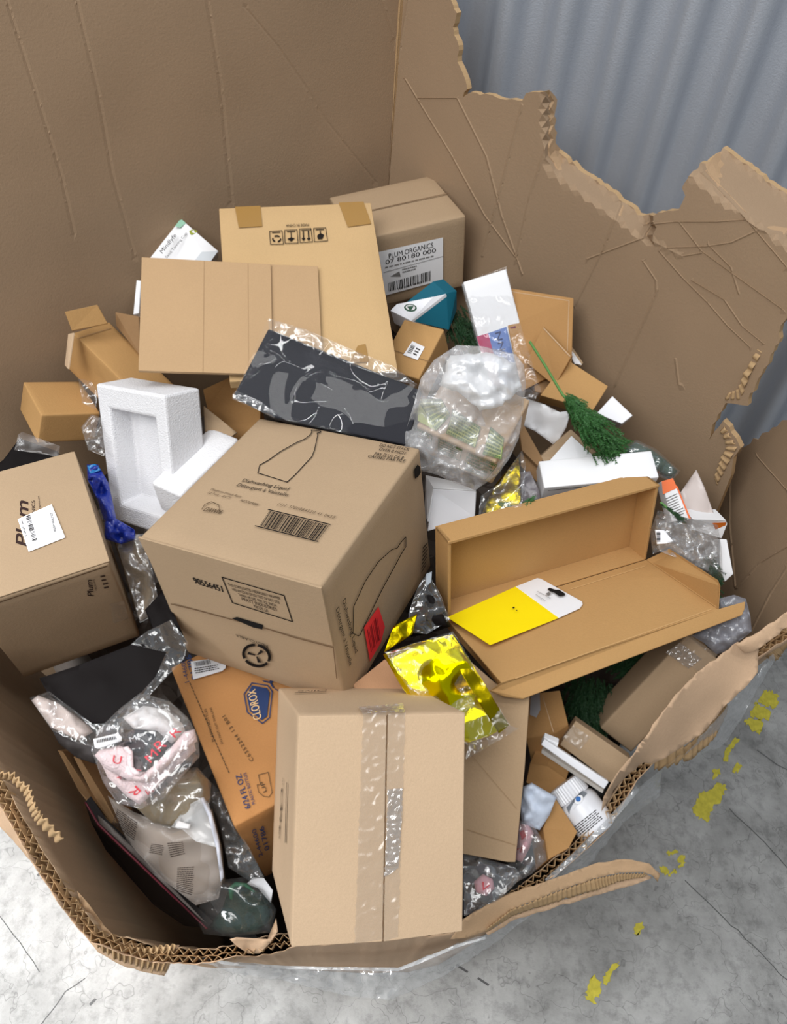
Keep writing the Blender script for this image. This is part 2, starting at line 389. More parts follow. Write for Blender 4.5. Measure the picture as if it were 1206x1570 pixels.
# ------------------------------------------------------------------ the setting
def floor_mat():
    m, nt, b, N, L = newmat('concrete')
    tc = N('ShaderNodeTexCoord')
    def nz(s, d=6, r=.6):
        n = N('ShaderNodeTexNoise'); n.inputs['Scale'].default_value = s; n.inputs['Detail'].default_value = d; n.inputs['Roughness'].default_value = r
        L(tc.outputs['Object'], n.inputs[0]); return n
    n1 = nz(4.5, 9, .68); n2 = nz(38, 6, .7); n3 = nz(9, 3)
    rp = N('ShaderNodeValToRGB'); L(n1.outputs[0], rp.inputs[0])
    rp.color_ramp.elements[0].position = .33; rp.color_ramp.elements[0].color = lin((128, 128, 126))
    rp.color_ramp.elements[1].position = .66; rp.color_ramp.elements[1].color = lin((176, 176, 174))
    r2 = N('ShaderNodeValToRGB'); L(n2.outputs[0], r2.inputs[0])
    r2.color_ramp.elements[0].position = .30; r2.color_ramp.elements[0].color = (.55, .55, .55, 1)
    r2.color_ramp.elements[1].position = .52; r2.color_ramp.elements[1].color = (1, 1, 1, 1)
    mx = N('ShaderNodeMix'); mx.data_type = 'RGBA'; mx.blend_type = 'MULTIPLY'; mx.inputs[0].default_value = .8
    L(rp.outputs[0], mx.inputs[6]); L(r2.outputs[0], mx.inputs[7])
    vo = N('ShaderNodeTexVoronoi'); vo.feature = 'DISTANCE_TO_EDGE'; vo.inputs['Scale'].default_value = 6.5
    ad = N('ShaderNodeVectorMath'); ad.operation = 'MULTIPLY_ADD'; L(n3.outputs[1], ad.inputs[0]); ad.inputs[1].default_value = (.28, .28, .28); L(tc.outputs['Object'], ad.inputs[2])
    L(ad.outputs[0], vo.inputs['Vector'])
    r3 = N('ShaderNodeValToRGB'); L(vo.outputs[0], r3.inputs[0])
    r3.color_ramp.elements[0].position = 0; r3.color_ramp.elements[0].color = (.5, .5, .5, 1)
    r3.color_ramp.elements[1].position = .010; r3.color_ramp.elements[1].color = (1, 1, 1, 1)
    m2 = N('ShaderNodeMix'); m2.data_type = 'RGBA'; m2.blend_type = 'MULTIPLY'; m2.inputs[0].default_value = .75
    L(mx.outputs[2], m2.inputs[6]); L(r3.outputs[0], m2.inputs[7]); L(m2.outputs[2], b.inputs['Base Color'])
    b.inputs['Roughness'].default_value = .6; b.inputs['Specular IOR Level'].default_value = .3
    bp = N('ShaderNodeBump'); bp.inputs['Strength'].default_value = .3; bp.inputs['Distance'].default_value = .003
    L(n2.outputs[0], bp.inputs['Height']); L(bp.outputs[0], b.inputs['Normal'])
    return m
flm = floor_mat()
mk('floor', [(-4, -3, -.02), (4, -3, -.02), (4, 4, -.02), (-4, 4, -.02), (-4, -3, 0), (4, -3, 0), (4, 4, 0), (-4, 4, 0)],
   [(0, 3, 2, 1), (4, 5, 6, 7), (0, 1, 5, 4), (1, 2, 6, 5), (2, 3, 7, 6), (3, 0, 4, 7)], flm, kind='structure')
# corrugated metal wall
WP = Vector((1.106, 1.40, 0)); WD = Vector((-math.cos(math.radians(16)), math.sin(math.radians(16)), 0)); WN = Vector((-math.sin(math.radians(16)), -math.cos(math.radians(16)), 0))
vs = []; fs = []; P_ = .11; s_ = -2.2; prof = []
while s_ < 3.2:
    for (a, d) in ((0, 0), (.08, .003), (.16, .014), (.24, .027), (.32, .032), (.46, .032), (.54, .027), (.62, .014), (.70, .003), (.84, 0)):
        prof.append((s_+a*P_, d))
    s_ += P_
n_ = len(prof)
for z in (0, 1.2, 3.6):
    for (a, d) in prof: p = WP+WD*a+WN*(d-.032); vs.append(Vector((p.x, p.y, z)))
for j in range(2):
    for i in range(n_-1): fs.append((j*n_+i, j*n_+i+1, (j+1)*n_+i+1, (j+1)*n_+i))
mk('wall_back', vs, fs, steel, smooth=True, kind='structure')

# yellow tape remnants on the concrete
ylw = mat('yellow_tape', (196, 184, 66), .6, var=.45, bump=.6, bscale=80, vscale=70)
TAPE = [
 ([(1180, 1058), (1193, 1066), (1190, 1085), (1178, 1084), (1160, 1078), (1168, 1064)], 'square scrap of yellow floor tape, farthest up near the metal wall'),
 ([(1157, 1076), (1182, 1092), (1178, 1105), (1150, 1098)], 'yellow floor tape scrap second from the metal wall'),
 ([(1141, 1103), (1150, 1100), (1170, 1108), (1164, 1126), (1150, 1118)], 'yellow floor tape scrap third from the metal wall, just above a gap in the line'),
 ([(1127, 1130), (1134, 1133), (1120, 1152), (1116, 1166), (1108, 1167), (1110, 1153)], 'thin curved sliver of yellow floor tape below the three square scraps'),
 ([(1130, 1168), (1136, 1172), (1130, 1186), (1122, 1183)], 'tiny yellow floor tape chip right of the largest scrap'),
 ([(1092, 1180), (1103, 1178), (1100, 1190), (1092, 1194)], 'faint tiny yellow tape chip just above the largest scrap'),
 ([(1062, 1242), (1072, 1215), (1086, 1212), (1098, 1200), (1113, 1204), (1106, 1226), (1092, 1238), (1086, 1260), (1070, 1256)], 'largest ragged scrap of yellow floor tape, right of the plastic wrap'),
 ([(1021, 1307), (1035, 1302), (1040, 1307), (1026, 1313)], 'small yellow tape chip above the end of the peeled cardboard strip'),
 ([(1042, 1311), (1050, 1311), (1048, 1328), (1041, 1331)], 'upright yellow tape chip beside the end of the peeled cardboard strip'),
 ([(1010, 1328), (1022, 1330), (1026, 1340), (1036, 1333), (1038, 1338), (1028, 1344), (1012, 1336)], 'low yellow tape chip touching the tip of the peeled cardboard strip'),
 ([(974, 1416), (985, 1413), (986, 1424), (980, 1433), (971, 1431)], 'small oval chip of yellow floor tape, alone on the concrete'),
 ([(898, 1520), (903, 1504), (913, 1494), (920, 1508), (920, 1524), (910, 1539), (899, 1533)], 'ragged yellow tape scrap nearest the bottom of the photo'),
 ([(924, 1508), (928, 1492), (938, 1478), (949, 1474), (950, 1480), (937, 1494), (930, 1508)], 'narrow yellow tape strip rising from the bottom scrap'),
]
for pts, lb in TAPE:
    q = jag(pts, 3.2, 2.6)
    a = [Wz(x, y, .0014) for x, y in q]; n_ = len(a)
    mk('floor_tape', a+[v-Vector((0, 0, .0012)) for v in a], [tuple(range(n_)), tuple(range(2*n_-1, n_-1, -1))]+[(i, i+n_, (i+1) % n_+n_, (i+1) % n_) for i in range(n_)],
       ylw, label=lb, cat='tape', group='yellow tape remnants on the floor')
# scratches and a saw cut in the concrete
ck = Print((0, 0, 0), (0, 0, 1), .0006)
for c in ([(1050, 1350), (1110, 1408), (1206, 1502)], [(1118, 1240), (1160, 1280), (1206, 1330)], [(1160, 1150), (1190, 1172), (1206, 1180)], [(0, 1405), (40, 1460), (60, 1490)], [(60, 1575), (100, 1520), (130, 1500)]):
    ck.line(jag([(*p, 0) for p in c], 1.5, 14, False) and [p[:2] for p in jag([(*p, 0) for p in c], 1.5, 14, False)], 1.3)
for c in ([(22, 1281), (34, 1270)], [(58, 1342), (70, 1330)], [(64, 1333), (73, 1328)], [(700, 1480), (716, 1490)], [(733, 1500), (748, 1510)], [(138, 1540), (146, 1532)]):
    ck.line(c, 3.5)
ck.done('trim_1', mat('concrete_scratch', (92, 92, 92), .8), None, kind='structure')

# ------------------------------------------------------------------ the bin
BIN = thing('cardboard_bin', (0, .85, 0), 'huge torn bulk cardboard bin overflowing with discarded packaging, ragged front rim', 'bin')
K0 = Vector((-.08, 1.63, 0)); KL = Vector((-1.0, .84, 0)); K1 = Vector((.64, .965, 0)); K2 = Vector((.625, .70, 0))
def wallpanel(name, outline, p, q, creases=(), off=None, mt=None, step=11, label=None, cw=2.6, ch=.0016):
    """inner face of one side of the bin, on the upright plane through p and q, with board thickness behind it"""
    d = (q-p).normalized(); n = Vector((-d.y, d.x, 0)); n = n if n.dot(Vector(CAM)-p) > 0 else -n
    def shifted(cr, s_): return [(x+s_, y+s_*.3) for x, y in cr]
    vs, fs = tri(outline, step, list(creases)+[shifted(c, cw) for c in creases]+[shifted(c, -cw) for c in creases]); e = edist(outline); A = []; Bk = []
    segs = [(np.array(c[i], float), np.array(c[i+1], float)) for c in creases for i in range(len(c)-1)]
    for v in vs:
        P = Wp(v.x, v.y, p, n); o = 0
        o += (noise.noise(P*2.3)*.012+noise.noise(P*7)*.002)
        for a, b in segs:
            Q = np.array([v.x, v.y]); t = np.clip(((Q-a)@(b-a))/((b-a)@(b-a)), 0, 1)
            if np.linalg.norm(a+(b-a)*t-Q) < .5: o += ch; break
        if off: o -= off(v.x, v.y)
        r = P-Vector(CAM); P2 = P-r.normalized()*(o/abs(r.normalized().dot(n)))
        A.append(P2); Bk.append(P2-n*.012)
    n_ = len(A); cnt = {}
    for t in fs:
        for i in range(3): k = tuple(sorted((t[i], t[(i+1) % 3]))); cnt[k] = cnt.get(k, 0)+1
    F_ = list(fs)+[tuple(i+n_ for i in reversed(t)) for t in fs]; fm = [0]*len(fs)+[1]*len(fs)
    for t in fs:
        for i in range(3):
            a, b = t[i], t[(i+1) % 3]
            if cnt[tuple(sorted((a, b)))] == 1: F_.append((b, a, a+n_, b+n_)); fm.append(2)
    o = mk(name, A+Bk, F_, None, BIN, mats=[mt or K['wall'], K['wall_out'], K['flute']], fmat=fm)
    if label: o['label'] = label
    return o
def gp(P): return px((P.x, P.y, P.z))
k0b = gp(K0); klb = gp(KL); k1b = gp(K1); k2b = gp(K2)
k0t = gp(K0+Vector((0, 0, 1.62))); klt = gp(KL+Vector((0, 0, 1.5)))
wallpanel('side_panel', [k0b, klb, (-260, 700), (-260, -70), (300, -70), k0t], K0, KL, creases=[
  [(10, 0), (48, 120), (93, 265), (114, 360)], [(117, 0), (150, 140), (172, 266), (207, 395)], [(318, 0), (338, 130), (355, 310)],
  [(376, 12), (425, 70), (470, 135), (500, 185), (540, 235), (575, 278)], [(585, 0), (606, 60)]], step=12, cw=5, ch=-.0009)
RIMR = [(690, -60), (691, 0), (700, 20), (694, 42), (703, 70), (701, 95), (713, 122), (716, 137), (709, 150), (722, 141), (760, 149), (800, 155), (806, 143), (835, 140), (847, 155), (843, 180), (845, 222),
  (860, 236), (910, 275), (985, 331), (1015, 326), (1040, 322), (1050, 300), (1045, 288), (1062, 262), (1085, 245), (1108, 226), (1150, 257), (1206, 297), (1260, 335), (1260, 455), (1206, 488), (1196, 500), (1195, 520), (1185, 540), (1170, 566),
  (1158, 590), (1146, 622), (1130, 620), (1112, 618), (1098, 645), (1086, 676), (1096, 660), (1108, 645), (1118, 655), (1128, 672), (1135, 687), (1124, 702)]
def offr(x, y):          # the torn upper edge bends outward, away from the bin
    o = 0
    d1 = (y-(232+(x-846)*.735))/1.24              # under the long sloping edge
    if 835 < x < 1000 and d1 < 26: o = max(o, (26-max(0, d1))/26*.05*min(1, (x-835)/20))
    d2 = (y-(232+(x-1108)*.72))/1.23
    lim = 62
    if x > 1040 and d2 < lim: o = max(o, (lim-max(0, d2))/lim*.11*min(1, (x-1040)/60))
    return o
wallpanel('side_panel', [k0b, k0t]+jag([(*p, 0) for p in RIMR], 3.0, 7, False)[0:] and [k0b, k0t]+[p[:2] for p in jag([(*p, 0) for p in RIMR], 3.0, 7, False)]+[(1120, 730), k1b], K0, K1, off=offr, creases=[
  [(625, 0), (606, 120), (590, 262)], [(612, 0), (594, 110), (582, 262)], [(800, 161), (772, 270), (739, 393)], [(836, 225), (812, 300), (790, 400)],
  [(620, 120), (690, 235), (742, 330), (790, 395)], [(640, 150), (700, 150), (745, 240), (768, 330), (800, 420)], [(900, 397), (950, 378), (985, 365), (1000, 340)],
  [(985, 345), (1035, 340), (1095, 340), (1142, 337), (1163, 352), (1206, 361)], [(1020, 380), (1080, 378), (1120, 372), (1163, 352)],
  [(1075, 265), (1110, 300), (1145, 338), (1206, 410)], [(1040, 340), (1075, 385), (1130, 425), (1200, 475)], [(1010, 385), (1045, 425), (1085, 465), (1115, 500), (1150, 533)],
  [(1000, 370), (1045, 393), (1075, 388)], [(1060, 430), (1110, 460), (1137, 500), (1170, 527)], [(1085, 375), (1120, 410), (1132, 450)], [(1008, 445), (975, 520), (943, 590)], [(960, 290), (925, 380), (880, 470)],
  [(1035, 550), (1040, 590), (1046, 592)], [(985, 400), (1005, 430), (1006, 447)]], step=11)
r2o = [(1119, 715), (1128, 700), (1135, 688), (1143, 684), (1150, 680), (1154, 672), (1162, 674), (1168, 664), (1178, 662), (1184, 655), (1206, 644), (1290, 610), (1300, 700)]
def offr2(x, y): return -.012 if False else 0
wallpanel('side_panel', [p[:2] for p in jag([(*p, 0) for p in r2o], 2.5, 7, False)]+[(1300, 900), (1206, 960), (1165, 990), (1140, 1002), k1b], K1+Vector((-.012, -.006, 0)), K2, creases=[
  [(1118, 720), (1117, 800), (1126, 900)], [(1206, 838), (1165, 862), (1128, 902)], [(1206, 870), (1180, 910), (1152, 965)], [(1135, 690), (1112, 725), (1100, 745)], [(1160, 700), (1206, 752)]], step=11)
# torn flutes showing on the short panel
def fringe(name, A, B_, out, n, mt, parent, amp=.006, seed=0, th=.0015, **k):
    """strip of bare corrugated paper between two edge lines A (root) and B_ (free end): waves across, ridges root to free end"""
    A = [Vector(v) for v in A]; B_ = [Vector(v) for v in B_]
    def al(L_, t):
        s = t*(len(L_)-1); i = min(int(s), len(L_)-2); return L_[i].lerp(L_[i+1], s-i)
    r = random.Random(seed); vs = []; N_ = n*6; rows = 4; out = Vector(out)
    ln = [0]
    for i in range(N_+1):
        t = i/N_; sh = r.uniform(.86, 1.03) if i % 3 == 0 else sh if i else 1
        for j in range(rows+1):
            p = al(A, t).lerp(al(B_, t), j/rows*sh); vs.append(p+out*(math.sin(t*n*2*math.pi)*amp+noise.noise(p*30)*.004))
    fs = [(i*(rows+1)+j, (i+1)*(rows+1)+j, (i+1)*(rows+1)+j+1, i*(rows+1)+j+1) for i in range(N_) for j in range(rows)]
    o = mk(name, vs, fs, mt, parent, smooth=True, **k); s = o.modifiers.new('s', 'SOLIDIFY'); s.thickness = th
    return o
pn = Vector((-.7, -.7, .1)).normalized()
def r2(x, y, e=.006): return Wp(x, y, K1+Vector((-.012, -.006, 0))+Vector((-1, -.18, 0))*e, Vector((.98, .186, 0)))
def r1(x, y, e=.005): 
    d = (K1-K0).normalized(); nn = Vector((d.y, -d.x, 0)); return Wp(x, y, K0+nn*e, nn)
fringe('torn_flutes', [r1(1112, 654), r1(1130, 686), r1(1112, 718), r1(1098, 744)], [r1(1106, 660), r1(1114, 685), r1(1104, 705), r1(1095, 733)], pn, 9, K['flute'], BIN, .0035)
fringe('torn_flutes', [r1(1112, 612), r1(1135, 612), r1(1150, 575), r1(1168, 540)], [r1(1118, 602), r1(1132, 595), r1(1142, 570), r1(1160, 535)], pn, 8, K['flute'], BIN, .003)

# low torn walls: left front, front, right front.  (rim x, y, z) -> (foot x, y)
RIMPX = [(0, 1190, .85, -.33, .53), (60, 1296, .80, -.27, .47), (105, 1366, .76, -.24, .43), (150, 1422, .72, -.235, .41), (235, 1450, .68, -.22, .405),
         (330, 1452, .66, -.18, .408), (440, 1428, .65, -.09, .412), (570, 1416, .65, .038, .416), (660, 1411, .65, .12, .425), (712, 1406, .65, .18, .445), (748, 1384, .66, .225, .475),
         (800, 1352, .68, .30, .53), (870, 1300, .70, .365, .60), (927, 1246, .72, .43, .68), (945, 1212, .74, .47, .72), (965, 1180, .76, .50, .74), (1010, 1130, .80, .54, .78), (1060, 1070, .83, .57, .82), (1115, 1015, .86, .59, .85), (1160, 985, .88, .60, .87), (1206, 956, .90, .61, .89), (1270, 910, .93, .63, .91)]
RIM = [((-.80, .72, .95), (-.62, .86))]+[(tuple(Wz(a, b, c)), (d, e)) for a, b, c, d, e in RIMPX]
def samp(P_, ds=.004):
    out = []
    for (a, fa), (b, fb) in zip(P_, P_[1:]):
        a = Vector(a); b = Vector(b); fa = Vector((*fa, 0)); fb = Vector((*fb, 0)); k = max(1, int((b-a).length/ds))
        for j in range(k): t = j/k; out.append((a.lerp(b, t), fa.lerp(fb, t)))
    out.append((Vector(P_[-1][0]), Vector((*P_[-1][1], 0)))); return out
def lowwall(P_, seed):
    sp = samp(P_); n_ = len(sp); T = .016
    nor = []
    for i in range(n_):
        a = sp[max(0, i-6)][0]; b = sp[min(n_-1, i+6)][0]; t = (b-a); t.z = 0; t.normalize(); nor.append(Vector((t.y, -t.x, 0)))   # outward
    def nz(i, s, k): return noise.noise(Vector((i*.07*k, s*3.1, seed)))+.5*noise.noise(Vector((i*.31*k, s*5.1, seed)))
    skins = []
    for s, (o, drop, mt) in enumerate(((0, .026, K['wall']), (T*.5, .03, K['dim']), (T, .024, K['peel']))):
        vs = []; fs = []; rows = 10
        for i, (r, f) in enumerate(sp):
            top = r+nor[i]*o-Vector((0, 0, max(0, drop*(.5+nz(i, s, 1)))))
            ft = f+nor[i]*o
            for j in range(rows+1):
                p = top.lerp(ft, (j/rows)**1.3); p = p+nor[i]*(noise.noise(Vector((p.x*5, p.y*5, p.z*6)))*.006*min(1, j/2))
                if j == 0: p = p+nor[i]*nz(i, s+3, 2)*.0015
                vs.append(p)
        for i in range(n_-1):
            for j in range(rows): k = i*(rows+1)+j; fs.append((k, k+1, k+rows+2, k+rows+1))
        ob = mk(('inner_liner', 'middle_liner', 'outer_liner')[s], vs, fs, mt, BIN, smooth=True); so = ob.modifiers.new('s', 'SOLIDIFY'); so.thickness = .0012; so.offset = 0
    for s in (0, 1):    # the two rows of flutes, seen from above
        vs = []; fs = []; u = 0; prev = None
        for i, (r, f) in enumerate(sp):
            if prev: u += (r-prev).length
            prev = r
        N_ = int(u/.0062)
        for q in range(N_+1):
            s_ = q/N_*(n_-1); i = min(int(s_), n_-2); r = sp[i][0].lerp(sp[i+1][0], s_-i); f = sp[i][1].lerp(sp[i+1][1], s_-i); nn = nor[i]
            o = T*.5*s+(.0006 if q % 2 else T*.5-.0006)
            top = r+nn*o-Vector((0, 0, .008+.012*max(0, nz(i, s+7, 1))))
            vs += [top, top+(f+nn*o-top).normalized()*.022]
        for q in range(N_): fs.append((2*q, 2*q+1, 2*q+3, 2*q+2))
        ob = mk('flutes', vs, fs, K['flute'], BIN); so = ob.modifiers.new('s', 'SOLIDIFY'); so.thickness = .0009; so.offset = 0
lowwall(RIM[:6], 1); lowwall(RIM[5:], 2)

# peeled liners, flaps and fringes of the rim
def dz(x, y): return .085*min(1, max(0, (y-1000)/250))+(.09+.11*min(1, max(0, (y-960)/440)) if x > 640 else .215)
def sheet(name, outline, mt, add=0, **k):
    outline = [(a, b, c+add+dz(a, b)) for a, b, c in outline]; return patch(name, outline, mt, BIN, mode='z', **k)
sheet('peeled_liner', [(1075, 1026, .73), (1130, 984, .75), (1163, 996, .74), (1161, 1031, .70), (1140, 1056, .67), (1114, 1079, .64), (1080, 1120, .60), (1044, 1146, .57), (1020, 1162, .57), (1001, 1171, .56), (987, 1169, .565), (960, 1190, .53), (940, 1211, .51), (932, 1228, .50), (922, 1244, .49),
   (925, 1222, .53), (935, 1203, .57), (950, 1180, .60), (975, 1150, .63), (1005, 1105, .67), (1035, 1065, .71)], K['peel'], add=.055, step=8, th=.0012, crum=.005, cs=6, jagg=1.5)
sheet('peeled_liner', [(1128, 988, .77), (1160, 970, .79), (1206, 938, .82), (1250, 915, .84), (1250, 945, .82), (1206, 962, .80), (1180, 982, .78), (1158, 998, .76), (1142, 1001, .75)], K['peel'], add=.05, step=7, th=.0015, crum=.004, cs=8, jagg=1.5)
sheet('peeled_liner', [(712, 1408, .40), (745, 1388, .40), (783, 1369, .40), (849, 1347, .41), (909, 1325, .42), (945, 1318, .425), (968, 1318, .425), (995, 1324, .42), (1012, 1340, .40), (1008, 1352, .39), (1000, 1342, .40), (985, 1337, .41), (950, 1338, .41), (909, 1347, .405), (849, 1368, .395), (783, 1395, .385), (750, 1425, .375), (715, 1438, .37), (690, 1440, .37)],
   K['wall_out'], step=7, th=.0015, crum=.004, jagg=1)
def wz(L_): return [Wz(a, b, c+dz(a, b)) for a, b, c in L_]
fringe('torn_flutes', wz([(748, 1424, .385), (783, 1397, .385), (849, 1370, .39), (909, 1349, .40), (950, 1340, .405), (990, 1340, .40)]), wz([(744, 1430, .36), (789, 1403, .362), (849, 1384, .366), (912, 1366, .375), (950, 1352, .385), (985, 1345, .39)]), (0, 0, 1), 42, K['flute'], BIN, .003, 3)
sheet('peeled_liner', [(744, 1430, .355), (789, 1402, .357), (849, 1383, .36), (912, 1365, .37), (950, 1350, .38), (990, 1340, .39), (1000, 1346, .385), (960, 1360, .37), (924, 1370, .362), (849, 1392, .352), (789, 1410, .35), (748, 1434, .35)], K['peel'], step=6, th=.0012, jagg=1.5)
fringe('torn_flutes', wz([(1004, 1166, .57), (1058, 1140, .59), (1098, 1100, .62), (1114, 1080, .64)]), wz([(1003, 1181, .54), (1058, 1166, .54), (1093, 1138, .56), (1116, 1090, .60)]), (0, 0, 1), 13, K['flute'], BIN, .006, 5)
fringe('torn_flutes', wz([(1162, 998, .75), (1206, 966, .79), (1250, 945, .81)]), wz([(1188, 1014, .71), (1215, 990, .74), (1255, 975, .76)]), (0, 0, 1), 6, K['flute'], BIN, .007, 6)
fringe('torn_flutes', wz([(1164, 1000, .74), (1180, 990, .76)]), wz([(1182, 1016, .70), (1200, 1006, .72)]), (0, 0, 1), 2, K['flute'], BIN, .006, 7)
# left front corner: the torn flap that hangs outward
fringe('torn_flutes', wz([(116, 1378, .44), (128, 1402, .42), (150, 1430, .40), (185, 1449, .385), (228, 1455, .375), (268, 1450, .37)]), wz([(121, 1398, .40), (131, 1428, .38), (150, 1456, .36), (185, 1476, .34), (222, 1487, .33), (252, 1491, .33)]), (.3, -.6, .6), 21, K['flute'], BIN, .0045, 8)
sheet('peeled_liner', [(112, 1374, .43), (120, 1400, .39), (129, 1432, .37), (150, 1460, .35), (186, 1480, .33), (224, 1491, .32), (252, 1496, .32), (262, 1475, .34), (275, 1449, .36), (228, 1452, .362), (185, 1445, .372), (150, 1425, .385), (128, 1398, .405), (116, 1372, .425)], K['peel'], step=7, th=.0012, jagg=1)
sheet('peeled_liner', [(118, 1366, .44), (135, 1385, .43), (160, 1420, .40), (185, 1445, .385), (228, 1448, .375), (185, 1449, .38), (160, 1440, .385), (130, 1405, .41)], K['wall_out'], step=7, th=.0012)
fringe('torn_flutes', wz([(-8, 1190, .575), (18, 1196, .57), (38, 1215, .56), (48, 1240, .55), (60, 1262, .53), (90, 1290, .51)]), wz([(-8, 1182, .60), (22, 1184, .60), (46, 1205, .59), (54, 1236, .575), (68, 1252, .56), (98, 1284, .53)]), (.4, .3, .6), 16, K['flute'], BIN, .0035, 9)
sheet('peeled_liner', [(-30, 1200, .53), (0, 1232, .515), (40, 1290, .48), (80, 1330, .46), (105, 1372, .44), (112, 1388, .42), (85, 1365, .42), (30, 1300, .45), (-30, 1235, .49)], K['peel'], step=8, th=.0012, jagg=1)
sheet('peeled_liner', [(352, 1440, .365), (362, 1437, .366), (410, 1440, .362), (423, 1408, .38), (426, 1428, .37), (414, 1446, .355), (398, 1462, .34), (380, 1462, .34), (362, 1450, .355)], K['peel'], step=6, th=.0012)
# plastic stretch wrap round the outside
patch('stretch_wrap', [(268, 1458, .62), (350, 1474, .58), (440, 1481, .50), (530, 1485, .48), (610, 1484, .48), (640, 1472, .52), (700, 1446, .58), (744, 1434, .62), (800, 1400, .62), (835, 1352, .66), (880, 1310, .68), (928, 1262, .70), (975, 1210, .74), (1012, 1180, .77), (1055, 1150, .79), (1100, 1100, .82), (1120, 1075, .84), (1160, 1035, .86), (1185, 1002, .88),
   (1188, 1010, .84), (1165, 1050, .78), (1135, 1105, .70), (1105, 1145, .64), (1060, 1160, .62), (1015, 1180, .62), (1010, 1222, .55), (985, 1238, .50), (955, 1262, .58), (900, 1330, .52), (835, 1388, .48), (760, 1445, .45), (690, 1490, .42), (640, 1515, .40), (600, 1533, .40), (540, 1528, .40), (440, 1505, .46), (350, 1490, .52), (275, 1462, .58)],
   film_w, BIN, mode='z', step=5, th=0, crum=.022, cs=26, jagg=2)
patch('wrap_edge', [(290, 1464, .60), (350, 1475, .58), (440, 1481, .52), (610, 1484, .52), (640, 1472, .54), (700, 1448, .60), (744, 1436, .63), (744, 1440, .62), (700, 1453, .59), (642, 1478, .53), (610, 1489, .51), (440, 1486, .51), (350, 1480, .57), (290, 1468, .59)], film('wrap_edge_film', haze=.6, gloss=.7, rough=.2, bump=1, scale=60, hazecol=(236, 238, 240)), BIN, mode='z', step=4, th=0, crum=.01, cs=50)
patch('wrap_edge', [(835, 1348, .68), (880, 1306, .70), (928, 1258, .72), (975, 1206, .76), (980, 1212, .75), (935, 1264, .71), (885, 1314, .69), (838, 1356, .67)], film_w, BIN, mode='z', step=4, th=0, crum=.01, cs=50)
# ------------------------------------------------------------------ what fills the gaps
def filler():
    poly = [(-.76, .93), (-.56, .78), (-.31, .57), (-.21, .46), (-.18, .435), (.13, .44), (.28, .54), (.41, .69), (.53, .81), (.57, .90), (-.08, 1.54)]
    vs2 = [Vector(p) for p in poly]; rnd = random.Random(5); pts = list(vs2)
    def ins(x, y):
        c = False
        for i in range(len(poly)):
            x1, y1 = poly[i]; x2, y2 = poly[i-1]
            if (y1 > y) != (y2 > y) and x < (x2-x1)*(y-y1)/(y2-y1)+x1: c = not c
        return c
    y = .38
    while y < 1.56:
        x = -.82
        while x < .66:
            if ins(x, y): pts.append(Vector((x+rnd.uniform(-.004, .004), y+rnd.uniform(-.004, .004))))
            x += .014
        y += .014
    r = delaunay_2d_cdt(pts, [], [list(range(len(poly)))], 1, 1e-5)
    V = []
    for v in r[0]:
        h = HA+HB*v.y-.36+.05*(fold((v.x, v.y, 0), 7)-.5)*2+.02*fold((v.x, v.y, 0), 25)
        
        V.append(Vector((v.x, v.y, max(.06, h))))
    n_ = len(V)
    fs = [tuple(f) for f in r[2]]
    cnt = {}
    for t in fs:
        for i in range(len(t)): k = tuple(sorted((t[i], t[(i+1) % len(t)]))); cnt[k] = cnt.get(k, 0)+1
    F_ = list(fs)
    B_ = [Vector((v.x, v.y, .005)) for v in V]
    for t in fs:
        for i in range(len(t)):
            a, b = t[i], t[(i+1) % len(t)]
            if cnt[tuple(sorted((a, b)))] == 1: F_.append((b, a, a+n_, b+n_))
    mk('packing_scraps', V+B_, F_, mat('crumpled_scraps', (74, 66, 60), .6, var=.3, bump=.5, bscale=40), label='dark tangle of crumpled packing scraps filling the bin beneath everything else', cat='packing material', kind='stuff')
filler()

# ------------------------------------------------------------------ fitted cartons
class Fit:
    def __init__(s, key, grow=(0, 0, 0)):
        O, M, d = FITS[key]; s.O = Vector(O); s.a = [Vector(M[i]) for i in range(3)]; s.d = [d[i]+grow[i] for i in range(3)]
    def P(s, i, j, k): return s.O+s.a[0]*s.d[0]*i+s.a[1]*s.d[1]*j+s.a[2]*s.d[2]*k
    def corners(s, lo=(0, 0, 0), hi=(1, 1, 1)):
        return [s.P(*[(lo, hi)[v[t]][t] for t in range(3)]) for v in ((0,0,0),(1,0,0),(1,1,0),(0,1,0),(0,0,1),(1,0,1),(1,1,1),(0,1,1))]
    def face(s, ax, side=0):          # (point, outward normal)
        n = s.a[ax]*(1 if side else -1); return (s.O+(s.a[ax]*s.d[ax] if side else Vector((0, 0, 0))), n)
    def base(s):
        c = s.corners(); z = min(v.z for v in c); q = sum(c, Vector())/8; return (q.x, q.y, z)
